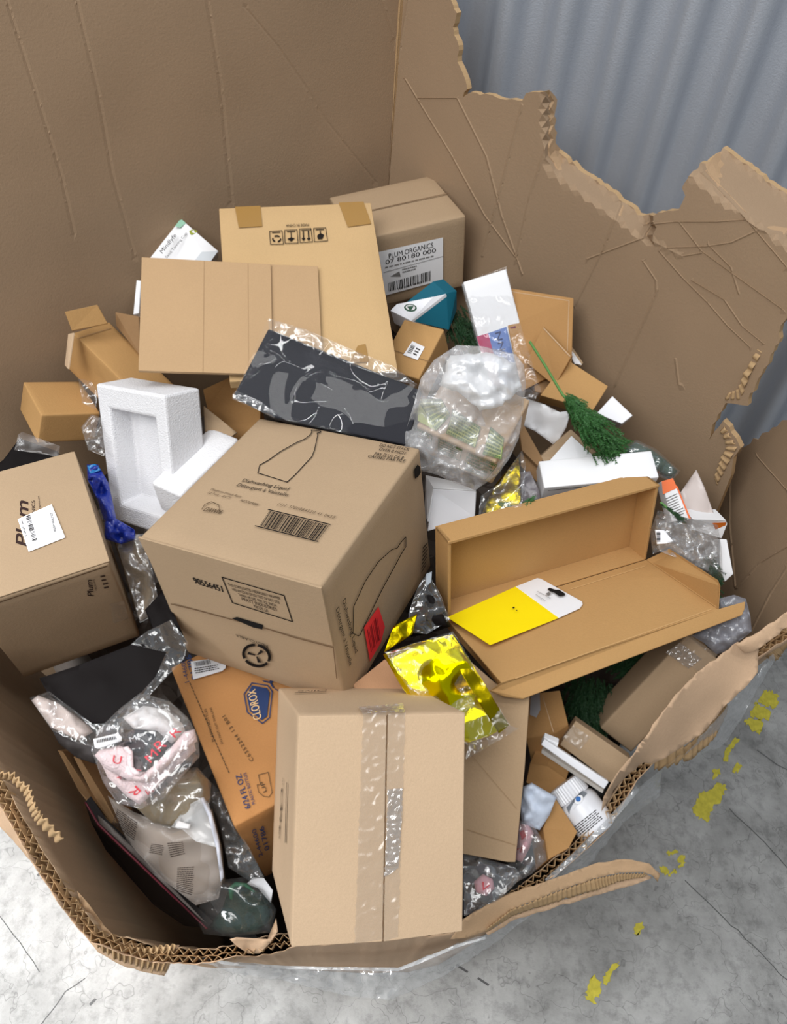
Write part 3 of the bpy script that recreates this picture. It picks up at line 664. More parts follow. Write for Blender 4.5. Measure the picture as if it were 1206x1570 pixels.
def body(f, mt, parent, name='carton_body', bevel=.003, dent=0, mats=None):
    """carton shell, its faces cut fine enough to bulge and dent a little"""
    N_ = 10; V = []; F_ = []; idx = {}
    def vid(i, j, k):
        key = (i, j, k)
        if key not in idx:
            p = f.P(i/N_, j/N_, k/N_)
            t = [math.sin(math.pi*q/N_) for q in (i, j, k)]
            if dent:
                for ax, q in enumerate((i, j, k)):
                    if q in (0, N_):
                        o = [t[z] for z in range(3) if z != ax]
                        p = p+f.a[ax]*((noise.noise(p*9)*.6+noise.noise(p*25)*.25)*dent*(.3+.7*o[0]*o[1]))
            idx[key] = len(V); V.append(p)
        return idx[key]
    for ax in range(3):
        for sd in (0, N_):
            for u in range(N_):
                for v in range(N_):
                    q = []
                    for (a, b) in ((0, 0), (1, 0), (1, 1), (0, 1)):
                        c = [0, 0, 0]; c[ax] = sd; c[(ax+1) % 3] = u+a; c[(ax+2) % 3] = v+b; q.append(vid(*c))
                    F_.append(tuple(q))
    o = mk(name, V, F_, mt, parent)
    o.data.polygons.foreach_set('use_smooth', [True]*len(o.data.polygons))
    b = o.modifiers.new('b', 'BEVEL'); b.width = bevel; b.segments = 2; b.limit_method = 'ANGLE'; b.angle_limit = math.radians(50)
    return o
def carton(key, name, label, cat, mt, dent=.0015, bevel=.003, group=None, grow=(0, 0, 0)):
    f = Fit(key, grow); t = thing(name, f.base(), label, cat, group); body(f, mt, t, dent=dent, bevel=bevel); return f, t
def plate(f, ax, side, q, mt, t, name='flap', th=.0022, eps=0, **k):
    """a flap lying on a face: picture points projected to the face, with board thickness outward"""
    p, n = f.face(ax, side); p = p+n*(th+eps); return slab(name, [Wp(x, y, p, n) for x, y in q], n, th, mt, t, **k)

# --- dish soap carton, the large one in the middle
f, t = carton('dawn', 'dish_soap_carton', 'large kraft dishwashing liquid carton at the centre of the heap, bottle outline printed on top', 'box', K['mid'], .004, .004)
top = f.face(2, 0); fr = f.face(1, 0); rt = f.face(0, 0)
P = Print(*top, eps=.0026)
P.line([(398, 713), (395, 725), (440, 739), (452, 728), (478, 700), (482, 690), (485, 676), (487, 667), (486, 664), (490, 663), (492, 661), (477, 659), (478, 662), (476, 666), (467, 673), (455, 678), (430, 692), (412, 705)], 1.2, True)
P.text('Dishwashing Liquid', (370, 738), (441, 752), 6.2, shear=.1); P.text('Détergent à Vaisselle', (362, 745), (440, 761), 6.2, shear=.1)
P.text('DO NOT STACK', (581, 684), (626, 691), 5, bold=.25); P.text('OVER 8 HIGH', (580, 690), (620, 697), 5, bold=.25); P.text('PAS PLUS DE 8', (573, 697), (617, 704), 5, bold=.25); P.text('CAISSES PAR PILE', (563, 701), (620, 709), 5, bold=.25)
P.done('printing', ink, t)
P = Print(*top, eps=.0026)
P.text('DAWN', (311, 783), (337, 788), 8, shear=.3, bold=.3); P.line([(309, 781), (314, 773), (324, 769), (335, 774), (338, 786)], 1)
P.text('Platinum Fresh Rain', (322, 751), (368, 763), 4, shear=.3); P.text('32.7 oz - 8 CT', (317, 756), (352, 765), 4, shear=.3)
P.text('90270988', (367, 768), (394, 775), 4, shear=.3); P.text('(1)1 3700084520 41 0455', (425, 774), (512, 795), 5, spacing=1.2, shear=.2)
P.done('printing', ink2, t)
P = Print(*top, eps=.0026)
P.bars([(413, 783), (505, 806), (488, 829), (398, 806)], 34, 3); P.line([(411, 781), (506, 804)], 1.5); P.line([(391, 806), (487, 830)], 1.5)
P.done('barcode', ink, t)
P = Print(*fr, eps=.0039)
P.text('90556451', (298, 894), (342, 908), 10, bold=.5)
q = [(340, 885), (435, 913), (448, 953), (356, 924)]; P.line(q, 1.4, True)
for i, s_ in enumerate(['THIS CORRUGATED FIBERBOARD WRAPPER', 'HAS AN EDGE CRUSH TEST OF NOT LESS', 'THAN 44 LBS. PER SQ. INCH.', 'PRATT INDUSTRIES', 'MACON, GA']):
    a0 = Vector((350+i*4.2, 898+i*6.6)); b0 = Vector((430+i*1.0, 920+i*6.6)); ins = [0, .03, .10, .12, .34][i]
    P.text(s_, tuple(a0.lerp(b0, ins)), tuple(a0.lerp(b0, 1-ins)), 4.6 if i < 3 else 5.4)
P.done('printing', ink, t)
# recycling mark
P = Print(*fr, eps=.0026)
c = Vector((393, 1005)); ex = Vector((20, 9)); ey = Vector((-8, 15))
def ep(a, r): return tuple(c+ex*math.cos(a)*r+ey*math.sin(a)*r)
for k in range(3):
    a0 = k*2.094+.3; L_ = [ep(a0+i*.16, .93) for i in range(12)]; P.line(L_, 4.2)
    P.poly([ep(a0+.2, .1), ep(a0+1.0, .12), ep(a0+.75, .62), ep(a0+.35, .66)])
P.text('RECYCLABLE', (410, 989), (361, 972), 4.5); P.done('recycling_mark', ink, t)
P = Print(*fr, eps=.0043); P.poly([(355, 948), (363, 946), (403, 958), (402, 965), (388, 962)]); P.done('handle_slot', mat('black_gap', (14, 12, 11), .9), t)
plate(f, 1, 0, [(211, 824), (492, 902), (510, 991), (262, 924)], K['mid'], t, th=.003)
seam = Print(*fr, eps=.0038); seam.line([(262, 926), (300, 935), (352, 949), (400, 961), (450, 977), (511, 993), (516, 1040)], 1.6); seam.done('flap_seam', mat('board_edge', (112, 88, 64), .9), t)
P = Print(*rt, eps=.0026)
P.line([(541, 971), (549, 975), (552, 973), (585, 905), (604, 870), (611, 857), (614, 851), (617, 846), (622, 838), (622, 823), (614, 832), (609, 840), (600, 843), (580, 861), (560, 891), (542, 930)], 1.1, True)
P.text('Dishwashing Liquid', (525, 922), (545, 1003), 8, shear=.1); P.text('Détergent à Vaisselle', (515, 935), (536, 1022), 8, shear=.1)
P.poly([(635, 720), (640, 712), (644, 716), (645, 724), (641, 731), (636, 734)])
P.lines([(648, 838), (657, 828), (653, 868), (645, 882)], 7, 4); P.done('printing', ink, t)
red = mat('red_label', (238, 58, 62), .5)
rl = paper('red_label', [(558, 962), (580, 930), (590, 961), (584, 985), (567, 1014)], rt, red, t, eps=.003, label='bright red sticker with a black barcode')
P = Print(*rt, eps=.0036); P.bars([(563, 966), (579, 943), (585, 976), (569, 1000)], 10, 5, .5); P.done('barcode', mat('dark_red_ink', (140, 28, 34), .7), rl)

# --- near box, taped
f, t = carton('olive', 'shipping_carton', 'kraft carton nearest the camera, closed with shiny clear tape, resting over the front rim', 'box', K['light'], .002, .003)
tp = f.face(2, 0); fr = f.face(1, 0); lf = f.face(0, 0)
plate(f, 1, 0, [(458.5, 1098), (592.5, 1096), (586, 1444), (447, 1452)], K['light'], t); plate(f, 1, 0, [(594, 1096), (712.5, 1094), (708.5, 1428), (588, 1444)], K['light'], t)
def tapestrip(name, pts, face, mt, t, eps, seed):
    P = Print(*face, eps); N_ = 60; q = [Vector(p) for p in pts]; r = random.Random(seed); V = []; F_ = []
    for i in range(N_+1):
        a = q[0].lerp(q[3], i/N_); b = q[1].lerp(q[2], i/N_)
        for j in range(7):
            c = a.lerp(b, j/6); p = P.w(c.x+(r.uniform(-1, 1) if j in (0, 6) else 0), c.y); V.append(p+P.n*(abs(noise.noise(p*60))*.0016+abs(noise.noise(Vector((p.x*20, p.y*200, p.z*200))))*.0012))
    for i in range(N_):
        for j in range(6): k = i*7+j; F_.append((k, k+1, k+8, k+7))
    return mk(name, V, F_, mt, t, smooth=True)
tapestrip('clear_tape', [(556, 1094), (592, 1092), (586, 1440), (543, 1446)], fr, tape_m, t, .0028, 1)
tapestrip('shiny_tape', [(594, 1094), (621, 1093), (610, 1436), (588, 1443)], fr, tape_m, t, .0029, 2)['label'] = 'wrinkled shiny tape along the flap seam'
tapestrip('shiny_tape', [(594, 1210), (617, 1208), (611, 1330), (589, 1345)], fr, tapes_m, t, .0036, 3)
tapestrip('clear_tape', [(548, 1084), (617, 1080), (621, 1093), (556, 1095)], tp, tapes_m, t, .0022, 4)
P = Print(*fr, eps=.0034); P.line([(593.5, 1096), (587, 1443)], 1.2); P.done('flap_seam', mat('board_edge', (112, 88, 64), .9), t)
P = Print(*lf, eps=.0022); P.text('Olive', (431, 1206), (427, 1282), 9, shear=.45, spacing=.9); P.text('YOUNG', (433.5, 1190), (432.5, 1204), 4); P.line([(439, 1200), (437, 1292)], .8); P.done('printing', ink, t)
P = Print(*tp, eps=.0022); P.text('Olive', (500, 1057), (455, 1059), 4.5, shear=.4); P.line([(452, 1062), (500, 1060)], .7); P.done('printing', ink, t)

# --- far box with the address label
f, t = carton('plum', 'shipping_carton', 'kraft carton with a big white shipping label and barcode at the back of the heap', 'box', K['mid'], .003, .003, grow=(-.006, -.01, -.004))
fr = f.face(1, 0)
P = Print(*f.face(2, 0), eps=.003); P.line([(520, 333), (688, 296)], 1.0); P.done('flap_seam', mat('board_edge', (112, 88, 64), .9), t)
lb = paper('label', [(573, 388), (679, 364), (679, 429), (580, 456)], fr, label_m, t, .003)
P = Print(*fr, eps=.0036)
P.text('PLUM ORGANICS', (596, 396.5), (664, 379), 7.5); P.text('07 80180 000', (591, 405.5), (668, 386.5), 6.5, bold=.3)
P.bars([(595, 434), (661, 415), (661, 430), (596, 447)], 34, 8); P.text('738 80874 00182 5', (610, 445), (650, 433), 3)
P.done('label_print', ink, lb)
P = Print(*fr, eps=.0036); P.line([(588, 418), (679, 393)], .7); P.lines([(589, 409), (672, 389), (672, 393), (589, 413)], 1, 3); P.lines([(615, 412), (640, 406), (640, 414), (617, 420)], 2, 5); P.poly([(598, 424), (612, 416), (614, 424)]); P.done('label_print', inkg, lb)

# --- left box with the square sticker
f, t = carton('pl2', 'shipping_carton', 'tilted kraft carton at the left edge with a square white barcode sticker on its lid', 'box', K['mid'], .003, .004)
tp = f.face(2, 0); fr = f.face(1, 0)
plate(f, 2, 0, [(-46, 930), (168, 860), (114, 692), (-84, 745)], K['mid'], t)
P = Print(*fr, eps=.001); P.line([(-20, 930), (164, 868)], 1.6); P.done('flap_seam', mat('board_edge', (112, 88, 64), .9), t)
P = Print(*tp, eps=.0031)
P.text('Plum', (44, 838), (43, 766), 20, shear=.35, bold=1.0); P.text('ORGANICS', (55, 812), (53, 767), 5); P.text('www.plumorganics.com', (64, 800), (60, 760), 3)
P.done('printing', mat('brown_ink', (52, 34, 30), .85), t)
lb = paper('label', [(27, 796), (79, 773), (100, 824), (44, 846)], tp, label_m, t, .0042)
P = Print(*tp, eps=.005); P.bars([(39, 792), (50, 831), (57, 828), (46, 789)], 22, 9); P.line([(33, 797), (35, 803)], .8)
P.text('X00W50A5TZ', (86, 815), (80, 786), 3.4); P.text('X1092637', (42, 822), (36, 805), 3); P.done('label_print', ink, lb)
P = Print(*fr, eps=.0012)
P.text('Plum', (144, 914), (141, 888), 10, shear=.35, bold=.4)
P.text('ORGANICS', (149, 905), (145, 888), 2.8); P.lines([(153, 882), (162, 880), (168, 903), (160, 905)], 4, 4)
P.done('printing', mat('brown_ink', (52, 34, 30), .85), t)
tapestrip('clear_tape', [(168, 925), (190, 921), (197, 948), (174, 955)], fr, tape_m, t, .001, 6)

# --- bleach carton
f, t = carton('clorox', 'bleach_carton', 'orange-brown carton with a dark blue emblem, wedged between the soap carton and the taped carton', 'box', K['orange'], .002, .003)
tp = f.face(2, 0); fr = f.face(1, 0)
P = Print(*tp, eps=.0022)
oct_ = [(386, 1047), (410, 1051), (417, 1060), (413, 1100), (402, 1109), (379, 1092), (374, 1064)]
P.line(oct_, 1.6, True); P.text('CLOROX', (396, 1102), (397, 1054), 1, bold=0) if False else None
P.poly([(386, 1051), (409, 1055), (413, 1062), (409, 1098), (401, 1104), (383, 1090), (378, 1066)])
P.text('6/24 FL OZ', (384, 1238), (356, 1187) if False else (369, 1186), 9, bold=.4); P.text('PLASTIC BOTTLES', (391, 1232), (377, 1184), 5)
P.text('1-44600', (290, 1045), (283, 1010), 7, bold=.4); P.text('01786', (303, 1040), (292, 1003), 9, bold=.6)
P.text('TY', (447, 1062), (408, 1036), 10, bold=.8); P.done('printing', inkblue, t)
P = Print(*tp, eps=.003); P.text('CLOROX', (401, 1101), (391, 1056), 13, bold=.5); P.done('logo_lettering', mat('cream_ink', (226, 190, 140), .8), t)
P = Print(*tp, eps=.0022); P.text('C6352244 13 B01', (389, 1165), (345, 1096), 6, spacing=1.2)
P.line([(396, 1188), (411, 1184), (417, 1215), (412, 1222), (404, 1221), (396, 1214), (394, 1203), (399, 1203)], .9, True); P.text('UP', (409, 1213), (404, 1197), 6)
for i in range(26): a = Vector((291, 1047)).lerp(Vector((352, 1187)), i/26); b = Vector((291, 1047)).lerp(Vector((352, 1187)), (i+.6)/26); P.line([tuple(a), tuple(b)], 1.4)
P.text('PLASTIC BOTTLES', (329, 1136), (316, 1086), 4); P.text('DO NOT CUT THIS LINE', (342, 1140), (324, 1084), 3.5); P.done('printing', ink2, t)
lb = paper('label', [(292, 1014), (340, 1008), (346, 1014), (346, 1024), (340, 1029), (296, 1042)], tp, label_m, t, .004)
P = Print(*tp, eps=.0048); P.bars([(297, 1015), (322, 1011), (324, 1018), (299, 1022)], 22, 4); P.lines([(296, 1024), (335, 1018), (338, 1026), (298, 1034)], 3, 6); P.done('label_print', ink, lb)
P = Print(*fr, eps=.0022); P.text('2-44600', (403, 1312), (388, 1268) if False else (392, 1270), 7, bold=.4); P.text('01786', (413, 1302), (404, 1266), 8, bold=.5)
for i in range(14): a = Vector((409, 1320)).lerp(Vector((414, 1290)), i/14); 
P.done('printing', inkblue, t)

# --- flat "made in china" carton and the folded sheet over it
f, t = carton('flat', 'flat_carton', 'large flat yellowish carton printed MADE IN CHINA upside down, brown tape at its corners', 'box', K['tan'], .0015, .0015)
tp = f.face(2, 0)
for q in ([(360, 317), (399, 315.5), (402, 347), (366, 349)], [(519, 310.5), (557, 309), (569, 343), (533, 348)], [(548, 530), (560, 527), (566, 555), (536, 557)]):
    paper('brown_tape', q, tp, btape, t, .002)
P = Print(*tp, eps=.0022); P.text('MADE IN CHINA', (473, 342.5), (438, 344), 4.2, bold=.25)
for q in ([(413, 354.5), (432, 353.5), (434.5, 374), (414.5, 374.5)], [(436, 353), (455, 352), (457, 372.5), (437, 373)], [(459, 351), (476.5, 350), (479, 370.5), (460, 372)], [(480.5, 350), (499, 349), (502, 369), (482, 370.5)]): P.line(q, .9, True)
for k in range(3): a = k*2.1; P.line([(424+6*math.cos(a+i*.3), 366+4.5*math.sin(a+i*.3)) for i in range(5)], 2)
P.poly([(440, 366), (446, 370), (452, 365), (446, 364)]); P.line([(446, 356), (446.5, 369)], 1.2)
for x in (464.5, 472.5): P.line([(x, 354), (x+.6, 365)], 1.8); P.poly([(x-2.6, 365), (x+3.4, 364.5), (x+.8, 369.5)])
P.line([(462, 353), (476, 352)], 1); P.poly([(487, 366.5), (494, 366), (496.5, 360), (493, 358), (489, 358.5), (486, 361)]); P.line([(490.5, 353), (491, 360)], 1.6)
for x, y in ((415, 356.5), (438, 355), (482, 352)): P.line([(x+2, y), (x+14, y-.6)], 1.2)
P.done('printing', ink, t)
fp, fn = Fit('flat').face(2, 0)
def onf(x, y, e): return Wp(x, y, fp+fn*e, fn)
t = thing('cardboard_sheet', onf(212, 567, .01), 'folded plain kraft cardboard sheet with vertical creases, leaning on the flat printed carton', 'cardboard')
slab('back_ply', [onf(x, y, .010) for x, y in [(380, 404), (487, 408), (495, 578), (380, 575)]], fn, .005, K['sheet'], t)
slab('front_ply', [onf(x, y, .016) for x, y in [(217, 394), (415, 405), (418.5, 574), (212, 568)]], fn, .006, K['sheet'], t)
P = Print(fp+fn*.016, fn, .0005); P.line([(313, 400), (311, 571)], .7); P.line([(380, 404), (381, 570)], .5); P.done('crease', mat('crease_tone', (158, 128, 94), .9), t)

# --- small kraft box with a sticker
f, t = carton('sbox', 'small_carton', 'small kraft box with a little white barcode sticker, right of the flat printed carton', 'box', K['gold'], .001, .002)
tp = f.face(2, 0)
lb = paper('label', [(632, 523), (651, 532), (640, 552), (618, 544)], tp, label_m, t, .002); P = Print(*tp, eps=.0026); P.bars([(624, 540), (631, 527), (637, 530), (630, 542)], 12, 3); P.lines([(638, 532), (645, 535), (638, 547), (632, 544)], 3, 2); P.done('label_print', ink, lb)
P = Print(*tp, eps=.0018); P.line([(600, 536), (660, 555)], .7); P.done('flap_seam', mat('board_edge', (112, 88, 64), .9), t)

# --- white foam
f = Fit('foam_tray'); t = thing('foam_tray', f.base(), 'white foam packing tray standing on end with a deep rectangular recess', 'foam packing')
def frame_recess(f, u0, u1, v0, v1, dp, mt, parent):
    V = []; F_ = []
    ring = [(0, 0), (1, 0), (1, 1), (0, 1)]; inn = [(u0, v0), (u1, v0), (u1, v1), (u0, v1)]
    V += [f.P(a, b, 0) for a, b in ring]; V += [f.P(a, b, 0) for a, b in inn]; V += [f.P(a, b, dp) for a, b in [(u0+.03, v0+.03), (u1-.03, v0+.03), (u1-.03, v1-.03), (u0+.03, v1-.03)]]; V += [f.P(a, b, 1) for a, b in ring]
    for i in range(4): j = (i+1) % 4; F_ += [(i, j, 4+j, 4+i), (4+i, 4+j, 8+j, 8+i), (i, 12+i, 12+j, j)]
    F_ += [(8, 9, 10, 11), (15, 14, 13, 12)]
    return mk('foam_body', V, F_, mt, parent, bevel=.004)
frame_recess(f, .17, .84, .16, .86, .55, foam_m, t)
f = Fit('foam_block'); t = thing('foam_block', f.base(), 'plain white foam block lying half under the soap carton', 'foam packing'); body(f, foam_m, t, 'foam_body', .004, .002)

# --- open narrow carton with its end flap raised
f, t = carton('open_carton', 'open_carton', 'narrow kraft carton at the left with its end flap standing up', 'box', K['gold'], .001, .0015)
a = f.P(0, 0, 0); b = f.P(1, 0, 0)
slab('end_flap', [Wl(110, 507, .03), Wl(165, 496, .02), Wl(149, 467, .05), Wl(99, 478, .06)], (0, -.6, .8), .003, K['gold'], t)
slab('side_flap', [Wl(104, 512, .02), Wl(112, 510, .03), Wl(104, 566, .0), Wl(99, 560, -.01)], (-.8, -.4, .4), .003, K['light'], t)
P = Print(*f.face(2, 0), eps=.0018); P.line([(118, 519), (170, 503)], .8); P.done('crease', mat('crease_tone', (158, 128, 94), .9), t)
f, t = carton('left_carton', 'kraft_carton', 'kraft carton corner showing just above the carton at the left edge', 'box', K['gold'], .001, .002)

# --- shrink-wrapped white carton with coloured sides
f = Fit('candy'); t = thing('gift_carton', f.base(), 'film-wrapped white-topped carton with pink and blue panel lettered CONN and CANN, standing upright', 'box')
body(f, white, t, 'carton_body', .002, .0005)
tp = f.face(2, 0)
paper('pink_panel', [(730, 516), (748, 511), (757, 545), (768, 590), (757, 608), (745, 565)], tp, mat('pink_print', (176, 66, 104), .4), t, .001)
paper('blue_panel', [(748, 511), (776, 501), (790, 560), (797, 585), (768, 592), (757, 545)], tp, mat('blue_print', (104, 130, 190), .4), t, .001)
P = Print(*tp, eps=.0016); P.text('CONN', (782, 566), (767, 508), 9, bold=.4); P.done('printing', mat('navy_print', (52, 62, 104), .5), t)
P = Print(*tp, eps=.0016); P.text('CANN', (804, 556), (790, 500), 9, bold=.6); P.done('printing', mat('maroon_print', (110, 40, 62), .5), t)
P = Print(*tp, eps=.0016); P.lines([(806, 580), (820, 592), (816, 600), (800, 592)], 4, 3); P.poly([(784, 560), (790, 556), (800, 590), (792, 594)]); P.done('printing', inkg, t)
patch('film_wrap', [(706, 434, .045), (776, 409, .05), (784, 440, .05), (797, 495, .05), (829, 600, .04), (820, 612, .035), (770, 618, .04), (755, 608, .04), (728, 520, .045)], film_c, t, th=0, crum=.006, cs=30, step=6)
# ------------------------------------------------------------------ open mailer box, right of centre
f = Fit('tray'); t = thing('mailer_box', f.base(), 'open golden-kraft mailer box with its lid folded down flat, right of the soap carton', 'box')
G = K['gold']; TH = .003
def fs_(f, q, n, th, name, mt=G, **k): return slab(name, [f.P(*a) for a in q], n, th, mt, t, **k)
X_, Y_, Z_ = f.a
fs_(f, [(0, 0, 1), (1, 0, 1), (1, 1, 1), (0, 1, 1)], -Z_, TH, 'back_wall')
fs_(f, [(0, 1, -.04), (1, 1, -.04), (1, 1, 1), (0, 1, 1)], Y_, TH*1.6, 'top_wall')
fs_(f, [(1, 0, 0), (1, 1, 0), (1, 1, 1), (1, 0, 1)], X_, TH*1.6, 'end_wall')
fs_(f, [(0, 0, 0), (0, 1, 0), (0, 1, 1), (0, 0, 1)], -X_, TH*1.8, 'end_wall')
fs_(f, [(0, 0, 0), (1, 0, 0), (1, 0, 1), (0, 0, 1)], -Y_, TH, 'bottom_wall')
P = Print(f.P(.99, 0, 0), -X_, .0006); P.line([(972, 752), (960, 842)], .9); P.line([(974, 795), (1000, 812)], .9); P.done('crease', mat('gold_crease', (142, 106, 62), .9), t)
A = f.P(0, 0, 0); B = f.P(1, 0, 0); Dp = Vector((.169, .567, .883)); Cp = Vector((.50, .73, .885)); ln = (B-A).cross(Dp-A).normalized(); ln = ln if ln.z > 0 else -ln
slab('lid_panel', [A, B, Cp, Dp], ln, TH, G, t)
slab('lid_flap', [B, Wz(1026, 841, .862), Wz(1100, 889, .925), Wz(1103, 896, .925), Cp], (-.6, .5, .8), TH, G, t)
slab('lid_flap', [Dp, Cp, Wz(1142, 922, .885), Wz(1141, 934, .88), Wz(1137, 943, .876), Wz(802, 1071, .862), Wz(774, 1068, .864), Wz(750, 1059, .872)], (.1, -.2, 1), TH, G, t)
slab('lid_flap', [A, Dp, Dp+Vector((.004, .01, -.03)), A+Vector((.0, .01, -.03))], (-1, -.3, .3), TH, G, t)
P = Print(A, ln, .0008); P.line([(790, 1040), (1090, 934)], 1.0); P.line([(875, 903), (988, 868)], .9); P.line([(700, 936), (860, 893)], .7); P.done('crease', mat('gold_crease2', (212, 172, 118), .9), t)
# yellow swing card lying in it
t = thing('hang_card', Wz(790, 940, .85), 'bright yellow card with a white hanger end lying in the open mailer box', 'card')
yel = mat('yellow_card', (252, 226, 12), .45)
e_ = ln*.0065
def lp(x, y, up=.0065): return Wp(x, y, A+ln*up, ln)
slab('card_body', [lp(685, 946, .012), lp(790, 899, .008), lp(856, 947, .004), lp(751, 988.5, .010)], ln, .0012, yel, t, label='yellow half')
hd = slab('card_header', [lp(790, 899, .008), lp(823, 886, .008), lp(829, 887, .008), lp(892, 922, .004), lp(893, 926, .004), lp(889, 932, .004), lp(856, 947, .004)], ln, .0012, white, t, label='white half with a hanging slot')
P = Print(A+ln*.0092, ln, .0005); P.poly([(839, 903), (842, 901), (851, 904), (857, 904), (866, 910), (866, 913), (857, 914), (850, 909), (842, 906)]); P.done('hanging_slot', mat('black_gap', (14, 12, 11), .9), hd)
P = Print(A+ln*.0095, ln, .0005); P.poly([(836, 910), (841, 907.5), (845, 910.5), (840, 913)]); P.text('SIGNATURE', (822, 907), (843, 918), 2.4); P.text('MAGNETIC', (820, 912), (835, 922), 2.4); P.done('printing', inkg, t)
P = Print(A+ln*.0112, ln, .0005); P.poly([(785, 931), (788, 930), (789, 932), (786, 933)]); P.poly([(790, 935), (793, 935), (792, 937)]); P.done('punch_mark', ink, t)

# ------------------------------------------------------------------ foil and film bags
t = thing('gold_foil_pouch', Wl(690, 1060, .0), 'shiny yellow-gold foil pouch in clear film below the mailer box', 'pouch')
GO = [(587, 1003, .10), (640, 985, .115), (694, 972, .13), (712, 1000, .12), (745, 1052, .11), (780, 1112, .09), (750, 1128, .09), (716, 1139, .08), (680, 1130, .08), (640, 1085, .09), (612, 1048, .10)]
patch('foil', GO, goldm, t, step=6, ctrl=[(660, 1040, .12)], puff=.008, pr=14, crum=.022, cs=11, seed=3, th=.002)
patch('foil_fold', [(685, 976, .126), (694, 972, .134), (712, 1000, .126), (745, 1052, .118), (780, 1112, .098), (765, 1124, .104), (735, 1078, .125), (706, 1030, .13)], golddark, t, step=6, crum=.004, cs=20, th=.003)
patch('film_seam', [(716, 1138, .086), (780, 1112, .094), (795, 1117, .09), (770, 1132, .086), (735, 1152, .08), (714, 1164, .076)], film_x, t, step=5, th=0, crum=.012, cs=40)
patch('film_wrap', [(590, 1000, .12), (694, 968, .15), (782, 1112, .11), (716, 1142, .10), (650, 1095, .11)], film_c, t, step=7, th=0, crum=.01, cs=20)
t = thing('gold_foil_sheet', Wl(610, 975, .0), 'small piece of gold foil tucked behind the right side of the soap carton', 'foil')
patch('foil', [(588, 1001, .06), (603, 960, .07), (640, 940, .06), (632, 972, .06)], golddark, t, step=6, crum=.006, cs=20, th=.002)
t = thing('film_gold_bag', Wl(770, 740, .0), 'clear bag with dark gold foil inside, standing behind the left end of the mailer box', 'bag')
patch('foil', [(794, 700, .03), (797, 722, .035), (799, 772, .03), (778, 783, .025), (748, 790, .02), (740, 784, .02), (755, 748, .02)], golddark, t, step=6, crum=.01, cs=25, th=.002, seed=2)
patch('film', [(764, 742, .06), (800, 690, .08), (806, 715, .07), (800, 778, .055), (765, 788, .05), (733, 792, .04), (737, 760, .045)], film_x, t, step=6, th=0, crum=.02, cs=22, seed=4)

# black garment in glossy clear sleeve
p0 = Wd(411, 503, .075); nb = nrm3(p0, Wd(646, 598, .125), Wd(357, 607, .10))
q8 = [Wp(x, y, p0, nb) for x, y in [(411, 503), (646, 598), (636, 640), (622, 682), (612, 680), (520, 661), (418, 640), (396, 627), (357, 607)]]
t = thing('bagged_garment', q8[8], 'folded black fabric in a glossy clear sleeve lying against the cardboard sheet', 'garment')
slab('fabric', q8, nb, .012, blackm, t, bevel=.003)
slfilm = film('sleeve_film', haze=.012, gloss=.10, rough=.03, bump=.06, scale=5)
patch('clear_sleeve', [(411, 488, .09), (470, 506, .095), (540, 535, .105), (600, 560, .12), (640, 590, .145), (636, 625, .145), (626, 684, .14), (610, 682, .14), (520, 663, .13), (440, 645, .12), (400, 628, .12), (356, 611, .12), (385, 548, .105)], slfilm, t, mode='d', step=6, th=0, crum=.02, cs=4.5, seed=11)
patch('sleeve_seal', [(411, 488, .10), (470, 506, .105), (560, 545, .12), (600, 560, .13), (640, 590, .15), (612, 585, .14), (540, 560, .125), (470, 530, .11), (412, 506, .105)], film_x, t, mode='d', step=5, th=0, crum=.008, cs=40, seed=12)
patch('sleeve_seal', [(357, 604, .13), (361, 598, .13), (400, 616, .13), (424, 634, .13), (420, 641, .13), (396, 629, .13), (356, 612, .13)], film_x, t, mode='d', step=5, th=0, crum=.006, cs=40, seed=13)

# carton in a milky plastic bag
f = Fit('paperbox'); t = thing('bagged_carton', f.base(), 'kraft carton with dense green printing inside a crumpled milky plastic bag', 'box')
body(f, K['light'], t, 'carton_body', .003, .002)
tp = f.face(2, 0); fr = f.face(1, 0)
for nm, q, sd in (('a', [(640, 612), (676, 612), (690, 636), (668, 660), (640, 645)], 1), ('b', [(694, 628), (736, 655), (728, 686), (684, 664)], 2), ('c', [(752, 655), (772, 672), (768, 704), (740, 696)], 3)):
    paper('green_panel', q, tp, mat('pale_green_print', (176, 184, 118), .6), t, .003)
    P = Print(*tp, eps=.0036)
    if len(q) == 5: q = [q[0], q[1], q[2], q[3]]
    P.lines([q[0], q[1], q[2], q[3]], 7, sd, .6); P.line(q, 1, True); P.done('green_printing', inkgreen, t)
for q, sd in (([(634, 655), (662, 668), (660, 690), (646, 682)], 4), ([(672, 672), (708, 690), (704, 706), (672, 694)], 5), ([(716, 694), (762, 713), (744, 736), (712, 720)], 6)):
    P = Print(*fr, eps=.003); P.lines(q, 6, sd, .6); P.line(q, 1, True); P.done('green_printing', inkgreen, t)
patch('plastic_bag', [(700, 529, .18), (740, 531, .19), (790, 543, .18), (803, 560, .17), (806, 590, .16), (800, 640, .13), (795, 672, .11), (780, 704, .09), (762, 728, .07), (728, 752, .04), (700, 742, .05), (670, 728, .06), (628, 718, .08), (616, 690, .11), (622, 660, .13), (634, 620, .15), (645, 580, .17), (665, 552, .18)],
      film_m, t, step=5, th=0, puff=.018, pr=30, crum=.035, cs=18, seed=5, ctrl=[(700, 650, .165), (740, 690, .15), (720, 600, .18)], under=.02)
patch('bag_gather', [(690, 545, .22), (745, 540, .23), (790, 556, .22), (800, 592, .20), (770, 622, .20), (735, 630, .20), (700, 600, .21), (672, 590, .20)], film('thick_milky_film', haze=.55, gloss=.6, rough=.2, bump=1, scale=40, hazecol=(242, 244, 247)), t, step=5, th=0, puff=.012, pr=20, crum=.028, cs=26, seed=8, jagg=3)

